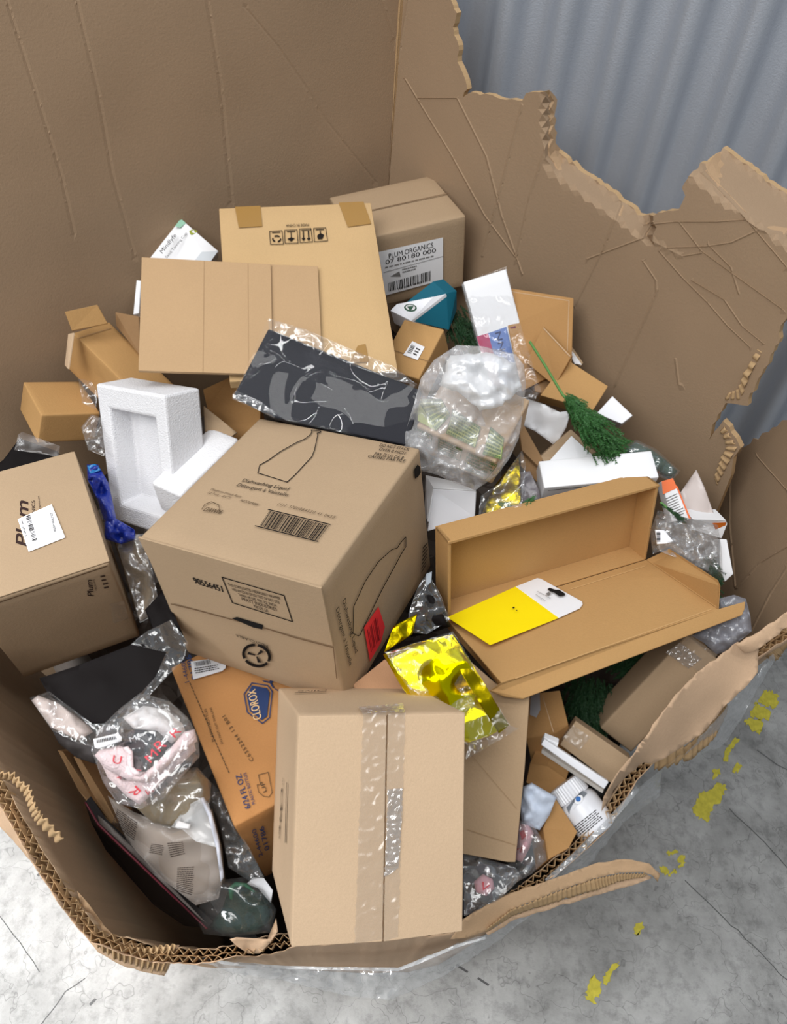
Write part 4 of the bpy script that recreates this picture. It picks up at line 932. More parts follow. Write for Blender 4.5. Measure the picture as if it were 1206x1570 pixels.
# dark wrap between soap carton and mailer
t = thing('dark_plastic_bag', Wl(645, 925, -.05), 'dark crumpled plastic bag squeezed between the soap carton and the mailer box', 'bag')
patch('film', [(655, 880, .02), (668, 900, .02), (680, 930, .03), (690, 960, .03), (660, 970, .02), (630, 976, .02), (624, 945, .02), (638, 905, .02)], blackb, t, step=6, puff=.02, pr=14, crum=.03, cs=20, seed=1)
patch('clear_film', [(655, 878, .05), (672, 905, .05), (690, 950, .055), (655, 972, .05), (628, 970, .05), (626, 940, .05), (640, 900, .05)], film_x, t, step=6, th=0, crum=.03, cs=22, seed=2)
patch('tag', [(653, 880, .075), (662, 876, .075), (661, 892, .075), (652, 900, .075)], mat('pale_tag', (150, 158, 166), .5), t, step=6)

# ------------------------------------------------------------------ things left of centre
block('kraft_carton', [(311, 597, -.02), (352, 578, -.02), (400, 615, -.02), (398, 662, -.03), (365, 690, -.04), (318, 628, -.03)], K['brown'], h=.06, label='dark brown carton wedged behind the foam tray under the black garment', cat='box')
patch('cardboard_flap', [(312, 622, .02), (363, 663, .01), (350, 672, .01), (314, 662, .01)], K['mid'], step=9, th=.003, label='triangular kraft flap poking out between the foam tray and the brown carton', cat='cardboard')
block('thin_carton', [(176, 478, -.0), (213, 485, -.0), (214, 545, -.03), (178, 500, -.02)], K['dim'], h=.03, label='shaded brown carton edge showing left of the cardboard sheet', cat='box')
def poly_box(name, q, mt, h, label, cat, group=None, parts=None, kind='box', n=None):
    w_ = [Wl(*p) for p in q]; nn = nrm3(w_[0], w_[1], w_[2]); c = sum(w_, Vector())/len(w_)
    t = thing(name, c-nn*h, label, cat, group); slab('carton_body', w_, nn, h, mt, t, bevel=.0012); return (w_[0], nn), t
fc, t = poly_box('product_box', [(277, 335, .05), (335, 385, .03), (322, 402, .03), (226, 400, .02)], white, .02, 'white slim box with tilted cursive lettering standing behind the cardboard sheet', 'box')
P = Print(*fc, eps=.0006); P.text('Mindlyfe', (249, 389), (271, 361), 6.5, bold=.6, shear=.2); P.text('Sand Tanning Cup', (256, 396), (287, 358), 4); P.done('printing', ink, t)
P = Print(*fc, eps=.0006); P.poly([(277, 335), (285, 342), (276, 349), (268, 347)]); P.done('green_corner', mat('sage_print', (150, 196, 172), .5), t)
P = Print(*fc, eps=.0008); P.poly([(290, 354), (296, 351), (293, 356), (299, 358), (293, 360), (291, 358)]); P.poly([(297, 352), (303, 354), (299, 357)]); P.done('leaf_mark', mat('leaf_print', (150, 160, 60), .5), t)
P = Print(*fc, eps=.0007); P.poly([(309, 386), (334, 385), (322, 402), (297, 401)]); P.done('grey_panel', mat('pale_grey_print', (206, 212, 218), .5), t)
poly_box('product_box', [(209, 429, .0), (216, 430, .0), (213, 480, -.01), (204, 482, -.01)], white, .04, 'thin white box edge peeking out left of the cardboard sheet', 'box')
# film and blue bag by the foam
t = thing('clear_bag', Wl(135, 650, -.05), 'crinkled clear plastic left of the foam tray', 'bag')
patch('film', [(124, 655, .0), (140, 635, .01), (155, 640, .02), (160, 680, .01), (160, 700, .0), (135, 690, .0)], film_x, t, step=6, th=0, puff=.012, pr=14, crum=.03, cs=20)
t = thing('clear_bag', Wl(130, 595, -.05), 'wisp of clear film under the open narrow carton', 'bag')
patch('film', [(120, 580, .0), (140, 585, .01), (150, 600, .01), (146, 628, .0), (126, 618, -.01)], film_x, t, step=6, th=0, crum=.03, cs=20, seed=3)
patch('blue_bag', [(133, 712, -.04), (150, 712, -.03), (166, 740, -.03), (178, 795, -.03), (206, 812, -.04), (208, 826, -.05), (186, 834, -.05), (160, 826, -.04), (160, 800, -.04), (148, 765, -.03), (134, 735, -.03)], mat('blue_plastic', (24, 50, 158), .3, spec=.7, bump=1, bscale=60), step=4, puff=.006, pr=6, crum=.035, cs=34, label='bright blue plastic bag between the left carton and the foam tray', cat='bag')
patch('pale_blue_scrap', [(133, 714, -.02), (146, 711, -.02), (154, 720, -.02), (138, 727, -.02)], mat('sky_plastic', (40, 130, 200), .3, spec=.6), step=5, crum=.01, label='small sky-blue plastic scrap above the blue bag', cat='plastic scrap')
t = thing('bagged_clothes', Wl(205, 870, -.15), 'tan clothes in clear plastic below the foam tray, beside the soap carton', 'bag')
patch('fabric', [(172, 822, -.10), (200, 815, -.09), (218, 822, -.08), (232, 880, -.08), (246, 930, -.09), (215, 952, -.11), (205, 930, -.11), (188, 870, -.10)], mat('tan_cloth', (140, 122, 98), .85, bump=.3, bscale=30), t, step=7, puff=.02, pr=16, crum=.03, cs=14)
patch('film', [(174, 822, -.06), (222, 818, -.05), (236, 885, -.05), (246, 938, -.06), (214, 955, -.08), (190, 872, -.06)], film_x, t, step=7, th=0, puff=.008, crum=.03, cs=18, seed=2)
P = None
block('kraft_carton', [(236, 905, -.13), (252, 930, -.13), (244, 950, -.13), (224, 918, -.14)], K['brown'], h=.03, label='sliver of brown carton under the lower left edge of the soap carton', cat='box')
# black flat bags at the left edge
t = thing('black_mailer_bag', Wl(50, 700, -.1), 'flat black plastic mailer behind the left carton, clear film along its top', 'bag')
patch('bag_body', [(-30, 730, .03), (5, 705, .03), (30, 672, .03), (88, 692, .02), (96, 702, .02), (60, 712, .02), (0, 726, .03)], blackb, t, step=7, crum=.006)
patch('clear_edge', [(28, 666, .05), (34, 662, .05), (92, 684, .04), (90, 700, .04), (22, 690, .045)], film('grey_film', haze=.25, gloss=.3, rough=.3, hazecol=(120, 110, 104)), t, step=7, th=0, crum=.006)

# ------------------------------------------------------------------ lower left: black sleeve, towel, clothes, zip bag
t = thing('black_garment_sleeve', Wl(160, 1030, -.1), 'flat black garment in a clear sleeve, corner pointing down, below the left carton', 'garment')
patch('black_sheet', [(60, 1040, .0), (120, 1020, .03), (215, 983, .05), (250, 955, .05), (276, 965, .05), (284, 990, .04), (240, 1045, .05), (200, 1090, .05), (183, 1108, .05), (142, 1112, .04), (75, 1066, .03)], blackb, t, step=8, crum=.010, cs=6, th=.003, ctrl=[(160, 1050, .05)])
patch('clear_sleeve', [(200, 988, .06), (225, 968, .07), (262, 950, .07), (288, 985, .06), (282, 1010, .06), (235, 1060, .065), (196, 1100, .07), (183, 1112, .07), (200, 1080, .075), (238, 1038, .075), (255, 1000, .08)], film_x, t, step=6, th=0, crum=.02, cs=22)
patch('clear_sleeve', [(45, 1070, .03), (75, 1060, .045), (142, 1110, .055), (186, 1108, .065), (190, 1125, .06), (160, 1150, .05), (120, 1140, .04), (80, 1120, .03)], film_x, t, step=6, th=0, crum=.025, cs=20, seed=5)
patch('black_fabric_strip', [(222, 935, .03), (250, 905, .03), (268, 945, .04), (286, 985, .03), (262, 975, .035), (236, 968, .035)], blackb, step=7, crum=.02, cs=14, label='crumpled black plastic below the lower left corner of the soap carton', cat='plastic scrap')
patch('white_cloth', [(48, 1074, -.02), (58, 1066, -.02), (90, 1078, -.01), (135, 1112, .0), (142, 1122, .0), (120, 1135, -.01), (78, 1115, -.02)], mat('off_white_cloth', (222, 206, 200), .8, bump=.4, bscale=60), step=6, puff=.01, pr=10, crum=.015, cs=22, label='off-white cloth with a pink tint at the lower left, beside the bin wall', cat='cloth')
patch('grey_cloth', [(80, 1120, -.04), (120, 1136, -.02), (146, 1140, -.02), (152, 1156, -.02), (148, 1172, -.03), (118, 1162, -.05), (90, 1140, -.05)], mat('dark_grey_cloth', (72, 68, 68), .8, bump=.4, bscale=60), step=6, puff=.012, pr=10, crum=.02, cs=24, label='dark grey knotted cloth under clear film beside the white barcode label', cat='cloth')
t = thing('towelling_band', Wl(220, 1170, -.05), 'folded white towelling band with red letters in a clear bag, left of the bleach carton', 'cloth')
tw = mat('white_towelling', (240, 218, 220), .95, bump=.7, bscale=260); rd = mat('red_print', (226, 48, 66), .8)
patch('lower_layer', [(150, 1160, .03), (165, 1165, .035), (190, 1195, .04), (225, 1195, .045), (262, 1165, .05), (295, 1130, .05), (300, 1150, .045), (262, 1185, .04), (228, 1222, .04), (214, 1234, .035), (195, 1222, .03), (165, 1192, .03)], tw, t, step=5, puff=.012, pr=9, crum=.006, cs=40)
onsheet('red_lettering', rd, t, [('R', (208, 1204), (196, 1216), 12), ('M', (232, 1206), (222, 1212), 9), ('R', (186, 1186), (178, 1193), 6)])
patch('folded_layer', [(145, 1158, .065), (152, 1150, .07), (182, 1143, .075), (194, 1147, .08), (200, 1160, .08), (201, 1178, .075), (210, 1186, .075), (222, 1184, .08), (238, 1172, .085), (262, 1146, .09), (282, 1122, .09), (298, 1118, .085), (302, 1136, .08), (280, 1152, .08), (250, 1180, .075), (225, 1200, .07), (200, 1198, .065), (180, 1188, .06), (160, 1178, .06)], tw, t, step=5, puff=.012, pr=9, crum=.004, cs=40)
onsheet('red_lettering', rd, t, [('U', (172, 1170), (185, 1172), 13), ('R', (245, 1153), (256, 1143), 16), ('M', (231, 1170), (243, 1157), 14), ('A', (208, 1190), (217, 1181), 10), ('R', (268, 1132), (279, 1121), 13)])
patch('rolled_end', [(188, 1146, .095), (196, 1144, .1), (203, 1152, .1), (204, 1176, .09), (214, 1184, .09), (222, 1183, .09), (214, 1191, .085), (203, 1188, .085), (196, 1176, .085), (194, 1158, .09)], tw, t, step=4, puff=.006, pr=5, crum=.004, cs=50)
patch('white_fabric', [(188, 1100, .05), (220, 1082, .05), (255, 1088, .055), (280, 1110, .055), (285, 1125, .055), (262, 1140, .06), (240, 1120, .06), (205, 1118, .055)], mat('white_fabric', (226, 222, 222), .8, bump=.4, bscale=60), t, step=6, puff=.015, pr=12, crum=.02, cs=25)
patch('dark_lining', [(188, 1124, .05), (215, 1118, .055), (240, 1128, .06), (252, 1140, .06), (225, 1165, .055), (206, 1182, .05), (202, 1150, .055), (192, 1140, .055)], blackm, t, step=6, crum=.01)
onsheet('letter_on_lining', label_m, t, [('M', (200, 1138), (210, 1134), 8)])
patch('barcode_label', [(143, 1133, .09), (180, 1124, .095), (187, 1130, .095), (186, 1136, .095), (150, 1148, .09), (145, 1146, .09)], label_m, t, step=6, th=.0008)
onsheet('barcode', ink, t, polys=[[(148+i*2.6, 1134.5-i*.55), (149.4+i*2.6, 1134.2-i*.55), (150+i*2.6, 1139-i*.55), (148.6+i*2.6, 1139.3-i*.55)] for i in range(12)])
patch('clear_bag', [(140, 1150, .085), (148, 1120, .09), (185, 1085, .09), (215, 1062, .09), (260, 1075, .09), (288, 1100, .09), (304, 1130, .09), (306, 1160, .085), (280, 1190, .08), (250, 1225, .075), (215, 1240, .07), (180, 1232, .06), (158, 1200, .06)], film_x, t, step=7, th=0, puff=.02, pr=25, crum=.025, cs=18, seed=6)
t = thing('bagged_clothes', Wl(270, 1220, -.12), 'bundle of olive-brown clothing in thin plastic below the towelling band', 'bag')
patch('fabric', [(205, 1235, -.02), (240, 1215, .0), (265, 1185, .0), (300, 1180, .0), (318, 1195, -.01), (322, 1222, -.01), (300, 1250, .0), (268, 1268, -.01), (235, 1262, -.02)], mat('olive_brown_cloth', (124, 108, 80), .7, bump=.5, bscale=30), t, step=6, puff=.03, pr=22, crum=.035, cs=13, seed=2)
patch('film', [(205, 1232, .0), (262, 1183, .03), (302, 1176, .03), (324, 1200, .02), (322, 1230, .02), (268, 1272, .01), (230, 1262, .0)], film_x, t, step=7, th=0, puff=.035, pr=25, crum=.03, cs=15, seed=9)
t = thing('zip_bag', Wl(250, 1300, -.14), 'frosted zip bag of tan clothing printed with warning text, lower left', 'bag')
patch('fabric', [(170, 1225, -.09), (205, 1250, -.06), (250, 1268, -.05), (290, 1262, -.04), (325, 1240, -.04), (340, 1300, -.06), (345, 1350, -.09), (325, 1375, -.11), (290, 1380, -.11), (245, 1340, -.11), (200, 1290, -.11)], mat('taupe_cloth', (126, 110, 94), .75, bump=.3, bscale=20), t, step=7, puff=.03, pr=26, crum=.02, cs=9, seed=4)
patch('frosted_film', [(165, 1220, -.06), (205, 1245, -.03), (262, 1268, -.01), (290, 1262, .0), (300, 1240, .01), (312, 1224, .015), (322, 1240, .01), (334, 1280, .0), (343, 1340, -.03), (335, 1378, -.07), (300, 1388, -.08), (245, 1345, -.08), (195, 1290, -.08)], film('frosted_film', haze=.28, gloss=.22, rough=.3, bump=.4, scale=12, hazecol=(196, 186, 178)), t, step=7, th=0, puff=.02, pr=28, crum=.014, cs=10, seed=4)
T1_ = TOP
def lines_on(q, rows, seed):
    q = [Vector(v) for v in q]; r = random.Random(seed); out = []
    mp = lambda u, v: tuple(q[0].lerp(q[1], u).lerp(q[3].lerp(q[2], u), v))
    for i in range(rows):
        u = 0
        while u < .95:
            l = r.uniform(.05, .16); out.append([mp(u, (i+.2)/rows), mp(min(1, u+l), (i+.2)/rows), mp(min(1, u+l), (i+.62)/rows), mp(u, (i+.62)/rows)]); u += l+.03
    return out
for q, rws, sd in (([(232, 1293), (252, 1296), (248, 1312), (228, 1308)], 6, 1), ([(256, 1292), (280, 1290), (284, 1310), (262, 1316)], 7, 2), ([(272, 1330), (298, 1328), (294, 1374), (270, 1366)], 14, 3), ([(180, 1240), (212, 1262), (205, 1290), (172, 1262)], 9, 4)):
    onsheet('warning_text', mat('dark_brown_ink', (52, 42, 38), .8), t, polys=lines_on(q, rws, sd), top=T1_)
patch('clear_flap', [(262, 1268, .01), (285, 1236, .02), (312, 1222, .03), (320, 1232, .03), (330, 1265, .02), (334, 1300, .01), (300, 1290, .02), (280, 1272, .02)], film('pale_film', haze=.35, gloss=.3, rough=.2, bump=.6, scale=18), t, step=6, th=0, crum=.012)
patch('zip_slider', [(306, 1224, .04), (312, 1222, .04), (324, 1245, .035), (336, 1290, .02), (343, 1345, .0), (338, 1352, .0), (331, 1300, .02), (319, 1252, .035)], mat('pale_zip', (188, 190, 200), .4, spec=.5), t, step=5, puff=.004, pr=3)
patch('label_strip', [(272, 1258, .03), (292, 1264, .03), (290, 1271, .03), (268, 1268, .03)], mat('pale_tape', (206, 204, 204), .5), t, step=5)
# thin dark book against the wall, cup-like bag, paper
t = thing('dark_book', Wl(210, 1310, -.2), 'thin dark red-edged book standing along the inner left wall of the bin', 'book')
bq = [(129, 1230, -.06), (153, 1265, -.07), (318, 1424, -.11), (283, 1420, -.20), (235, 1388, -.19), (162, 1304, -.17), (140, 1262, -.14)]
w_ = [Wl(*p) for p in bq]; slab('cover', w_, nrm3(w_[0], w_[3], w_[5]), .012, mat('black_cover', (16, 10, 11), .5), t, bevel=.001)
patch('red_edge', [(129, 1230, -.05), (132, 1230, -.05), (152, 1263, -.06), (319, 1424, -.10), (316, 1425, -.10), (150, 1266, -.06)], mat('wine_red', (84, 18, 32), .5), t, step=6, th=.002)
patch('grey_page', [(150, 1250, -.055), (165, 1262, -.055), (240, 1335, -.08), (316, 1415, -.09), (306, 1408, -.095), (152, 1262, -.06)], mat('grey_cover', (82, 76, 72), .5), t, step=6, th=.002)
for lb, q in (('upright brown cardboard edge behind the thin dark book, nearest the bin wall', [(88, 1150, -.07), (96, 1152, -.07), (140, 1222, -.08), (172, 1262, -.10), (160, 1264, -.1), (120, 1212, -.1)]),
              ('dark cardboard divider just right of the brown cardboard edge', [(112, 1160, -.07), (122, 1162, -.07), (160, 1225, -.09), (180, 1262, -.10), (170, 1262, -.1), (140, 1215, -.09)])):
    w_ = [Wl(*p) for p in q]; slab('cardboard_divider', w_, nrm3(*w_[:3]), .06, K['dim'] if 'brown' in lb else mat('dark_board', (70, 56, 44), .85), label=lb, cat='cardboard')
t = thing('bagged_knitwear', Wl(375, 1390, -.15), 'dark green knitted item in clear plastic by the front rim', 'garment')
patch('knit', [(352, 1358, -.10), (368, 1352, -.09), (395, 1362, -.09), (415, 1385, -.09), (420, 1408, -.10), (395, 1432, -.11), (340, 1432, -.13), (318, 1420, -.14), (340, 1395, -.12)], mat('dark_green_knit', (26, 46, 40), .9, bump=1, bscale=150), t, step=5, puff=.02, pr=16, crum=.008, cs=30)
patch('green_trim', [(352, 1378, -.06), (350, 1362, -.05), (360, 1352, -.05), (378, 1354, -.05), (393, 1368, -.05), (388, 1368, -.05), (374, 1359, -.05), (360, 1360, -.05), (356, 1380, -.055)], mat('trim_green', (22, 76, 52), .6), t, step=5, puff=.003, pr=3)
patch('film', [(300, 1405, -.12), (312, 1370, -.08), (335, 1350, -.06), (372, 1345, -.05), (405, 1365, -.05), (424, 1395, -.06), (415, 1430, -.07), (350, 1436, -.09), (312, 1432, -.11)], film_c, t, step=6, th=0, puff=.03, pr=25, crum=.02, cs=18)
patch('white_paper', [(388, 1345, -.10), (404, 1346, -.09), (418, 1365, -.09), (415, 1385, -.09), (398, 1372, -.10), (378, 1355, -.10)], white, step=6, crum=.006, label='white paper corner beside the dark green knitted item', cat='paper')
t = thing('clear_bag', Wl(350, 1310, -.15), 'dark crinkled clear plastic squeezed between the zip bag and the bleach carton', 'bag')
patch('film', [(325, 1200, -.04), (338, 1215, -.04), (360, 1262, -.04), (385, 1305, -.06), (405, 1345, -.08), (380, 1350, -.09), (350, 1330, -.08), (338, 1270, -.06), (322, 1225, -.05)], film_x, t, step=6, th=0, puff=.008, crum=.03, cs=20, seed=7)

# ------------------------------------------------------------------ big brown panel and the pile right of the taped carton
w_ = [Wl(*p) for p in [(688, 985, .06), (716, 1010, .05), (760, 1048, .045), (812, 1066, .04), (804, 1180, .01), (790, 1322, -.03), (778, 1322, -.03), (660, 1300, -.03), (600, 1060, .03)]]
t = thing('flattened_carton', w_[5], 'large flattened kraft carton leaning under the gold foil pouch, right of the taped carton', 'cardboard')
slab('board', w_, nrm3(w_[2], w_[5], w_[7]), .010, K['grey'], t, bevel=.001)
nn_ = nrm3(w_[2], w_[5], w_[7]); P = Print(w_[5], nn_, .0012); P.line([(716, 1272), (790, 1296)], .8); P.line([(716, 1150), (792, 1240)], .5); P.done('crease', mat('crease_tone', (158, 128, 94), .9), t)
block('kraft_carton', [(540, 1050, .05), (590, 1010, .05), (625, 1046, .05), (630, 1058, .05), (545, 1058, .05)], kraft('pinkish_kraft', (176, 136, 104)), h=.03, label='pinkish-brown carton corner between the soap carton and the taped carton', cat='box')
fc, t = poly_box('kraft_carton', [(806, 1072, -.10), (826, 1062, -.10), (858, 1058, -.09), (871, 1111, -.10), (850, 1125, -.11), (806, 1132, -.12)], K['brown'], .06, 'small brown carton with milky tape strip, under the front flap of the mailer box', 'box')
paper('clear_tape', [(813, 1068), (827, 1062), (828, 1088), (822, 1100), (812, 1096)], fc, mat('milky_tape', (176, 176, 180), .3, spec=.6), t, .001)
P = Print(*fc, eps=.0008); P.line([(831, 1066), (848, 1122)], 1); P.done('crease', K['light'], t)
f = Fit('long_carton'); t = thing('long_carton', f.base(), 'long brown carton with shiny tape leaning against the right front rim', 'box'); body(f, K['mid'], t, dent=.002)
paper('brown_tape', [(1022, 1000), (1060, 976), (1100, 1004), (1072, 1030)], f.face(2, 0), tape_m, t, .002)
tapestrip('shiny_tape', [(1020, 1000), (1042, 985), (1075, 1010), (1055, 1025)], f.face(2, 0), tapes_m, t, .0026, 9)
fc, t = poly_box('kraft_carton', [(858, 1142, -.09), (882, 1105, -.07), (968, 1165, -.07), (938, 1202, -.09)], K['mid'], .04, 'flat brown carton between the white slim boxes and the long carton', 'box')
paper('clear_tape', [(862, 1132), (878, 1112), (905, 1130), (888, 1150)], fc, tape_m, t, .001)
w_ = [Wl(*p) for p in [(829, 1143, -.06), (835, 1132, -.05), (846, 1138, -.05), (933, 1200, -.05), (925, 1214, -.06)]]
poly_box('slim_box', [(829, 1140, -.05), (834, 1131, -.04), (856, 1140, -.04), (850, 1158, -.05)], white, .012, 'short white slim box lying left of the longer white one', 'box')
poly_box('slim_box', [(830, 1149, -.06), (925, 1212, -.06), (923, 1217, -.065), (829, 1155, -.065)], mat('cream_card', (196, 190, 182), .6), .012, 'thin cream booklet under the white slim boxes', 'booklet')
poly_box('slim_box', [(828, 1147, -.035), (834, 1133, -.03), (933, 1199, -.03), (926, 1210, -.035)][1:] + [(829, 1142, -.035)], glossw, .012, 'long shiny white slim box near the right front rim', 'box')
poly_box('kraft_carton', [(812, 1170, -.12), (838, 1175, -.11), (868, 1195, -.11), (850, 1222, -.12), (806, 1200, -.13)], K['brown'], .04, 'dark brown carton above the blue-white tissue', 'box')
poly_box('open_carton', [(850, 1222, -.08), (885, 1275, -.07), (872, 1300, -.06), (840, 1318, -.07), (832, 1270, -.08)], K['brown'], .05, 'brown open carton below the white bottle, touching the rim', 'box')
# bottle
def cyl(P0, d, prof, n=40):
    d = d.normalized(); a = d.orthogonal().normalized(); b = d.cross(a); V = []; F_ = []
    for (s_, r, w_) in prof:
        for i in range(n):
            rr = r*(1+(w_*(1 if i % 2 else -1))); an = 2*math.pi*i/n; V.append(P0+d*s_+a*rr*math.cos(an)+b*rr*math.sin(an))
    m_ = len(prof)
    for j in range(m_-1):
        for i in range(n): F_.append((j*n+i, j*n+(i+1) % n, (j+1)*n+(i+1) % n, (j+1)*n+i))
    F_.append(tuple(range(n-1, -1, -1))); F_.append(tuple((m_-1)*n+i for i in range(n))); return V, F_
b0 = Wl(864, 1200, -.09); b1 = Wl(919, 1276, -.09); bd = (b1-b0).normalized(); bl = (b1-b0).length; br = .030
t = thing('pill_bottle', b1, 'white bottle with ribbed cap and a blue eye on its label', 'bottle')
V, F_ = cyl(b0, bd, [(.0, br*.80, 0), (.002, br*.84, .025), (.024, br*.86, .025), (.025, br*.8, 0)], 72); mk('ribbed_cap', V, F_, glossw, t)
V, F_ = cyl(b0, bd, [(.025, br*.8, 0), (.029, br*.94, 0), (.035, br, 0), (bl-.008, br, 0), (bl-.002, br*.93, 0), (bl, br*.8, 0)], 48); mk('bottle_body', V, F_, glossw, t, smooth=True)
def raycyl(x, y, r=br+.0006):
    o = Vector(CAM); d = Vector(ray(x, y)).normalized(); m0 = o-b0
    dd = d-bd*d.dot(bd); mm = m0-bd*m0.dot(bd); A_ = dd.dot(dd); B_ = 2*dd.dot(mm); C_ = mm.dot(mm)-r*r; q = B_*B_-4*A_*C_
    return o+d*((-B_-math.sqrt(max(q, 0)))/(2*A_))
onsheet('grey_label', mat('label_grey', (120, 124, 130), .5), t, polys=[[(868, 1238), (872, 1234), (880, 1224), (888, 1216), (893, 1212), (900, 1216), (890, 1228), (880, 1240), (872, 1248)]], top=raycyl)
def ell(cx, cy, a, b, an): return [(cx+a*math.cos(k/8*math.pi)*math.cos(an)-b*math.sin(k/8*math.pi)*math.sin(an), cy+a*math.cos(k/8*math.pi)*math.sin(an)+b*math.sin(k/8*math.pi)*math.cos(an)) for k in range(16)]
onsheet('eye_white', label_m, t, polys=[ell(887, 1226, 8, 5.5, -.9)], top=lambda x, y: raycyl(x, y, br+.001))
onsheet('eye_iris', mat('iris_blue', (40, 104, 176), .4), t, polys=[ell(886, 1225, 4, 4, 0)], top=lambda x, y: raycyl(x, y, br+.0014))
onsheet('label_text', ink, t, polys=lines_on([(878, 1268), (914, 1240), (924, 1256), (892, 1284)], 6, 5), top=raycyl)
# tissue, pink bags
patch('tissue', [(801, 1206, -.06), (815, 1200, -.05), (832, 1210, -.05), (853, 1222, -.05), (842, 1250, -.06), (827, 1273, -.07), (800, 1262, -.08), (797, 1235, -.07)], mat('pale_blue_tissue', (204, 214, 230), .7, bump=.6, bscale=30), step=5, puff=.012, pr=12, crum=.03, cs=22, th=.002, label='crumpled pale blue-white tissue left of the white bottle', cat='tissue')
t = thing('bagged_socks', Wl(800, 1310, -.15), 'pink and white cloth with red print in clear plastic, right of the flattened carton', 'cloth')
pk = mat('pink_cloth', (226, 172, 180), .85, bump=.4, bscale=100)
patch('cloth', [(796, 1262, -.09), (810, 1262, -.08), (818, 1278, -.08), (812, 1300, -.09), (800, 1322, -.10), (790, 1318, -.10)], pk, t, step=5, puff=.016, pr=10, crum=.01, cs=30)
onsheet('red_print', rd, t, polys=[[(796, 1276), (803, 1272), (806, 1282), (800, 1288)], [(792, 1302), (801, 1298), (798, 1308)]])
patch('film', [(797, 1258, -.06), (815, 1262, -.05), (834, 1290, -.05), (838, 1318, -.06), (815, 1340, -.07), (775, 1362, -.08), (760, 1330, -.08), (790, 1320, -.07)], film_x, t, step=6, th=0, puff=.02, pr=20, crum=.03, cs=18)
t = thing('bagged_socks', Wl(735, 1360, -.18), 'dark and pink cloth in clear plastic right of the taped carton, touching the front rim', 'cloth')
patch('dark_cloth', [(708, 1312, -.10), (745, 1325, -.10), (785, 1325, -.10), (790, 1345, -.11), (750, 1385, -.11), (708, 1405, -.12)], mat('charcoal_cloth', (44, 42, 46), .85, bump=.3, bscale=60), t, step=6, puff=.01, crum=.02, cs=16)
patch('pink_cloth', [(726, 1352, -.06), (740, 1340, -.055), (755, 1348, -.055), (758, 1362, -.06), (745, 1374, -.06), (730, 1368, -.06)], pk, t, step=5, puff=.01, pr=8)
onsheet('red_print', rd, t, [('V', (734, 1362), (746, 1368), 12)])
patch('film', [(708, 1308, -.05), (740, 1315, -.045), (790, 1330, -.05), (800, 1345, -.055), (760, 1385, -.06), (712, 1405, -.07)], film_x, t, step=6, th=0, puff=.015, crum=.025, cs=16, seed=3)

# ------------------------------------------------------------------ upper right pile
t = thing('teal_box', Wl(660, 480, -.1), 'white and teal box with a small green shield, under the labelled carton', 'box')
w_ = [Wl(*p) for p in [(598, 476, .0), (608, 466, .0), (664, 455, .02), (684, 450, .02), (630, 492, .0)]]
slab('white_face', w_, nrm3(*w_[:3]), .03, glossw, t); w2 = [Wl(*p) for p in [(630, 492, -.002), (684, 450, .018), (700, 446, .01), (700, 475, -.02), (688, 506, -.03)]]
slab('teal_face', w2, nrm3(*w2[:3]), .04, mat('teal_card', (14, 92, 112), .45), t)
P = Print(w_[1], nrm3(w_[1], w_[2], w_[3]), .0008); P.poly(ell(629, 472, 10, 6, .1)); P.done('shield_ring', mat('dark_green_ink', (30, 84, 62), .5), t)
P = Print(w_[1], nrm3(w_[1], w_[2], w_[3]), .0014); P.poly(ell(629, 471.5, 7.5, 4.2, .1)); P.done('shield_inner', label_m, t)
P = Print(w_[1], nrm3(w_[1], w_[2], w_[3]), .002); P.poly([(624, 470), (634, 469), (631, 474), (628, 475.5)]); P.done('shield_mark', mat('dark_green_ink', (30, 84, 62), .5), t)
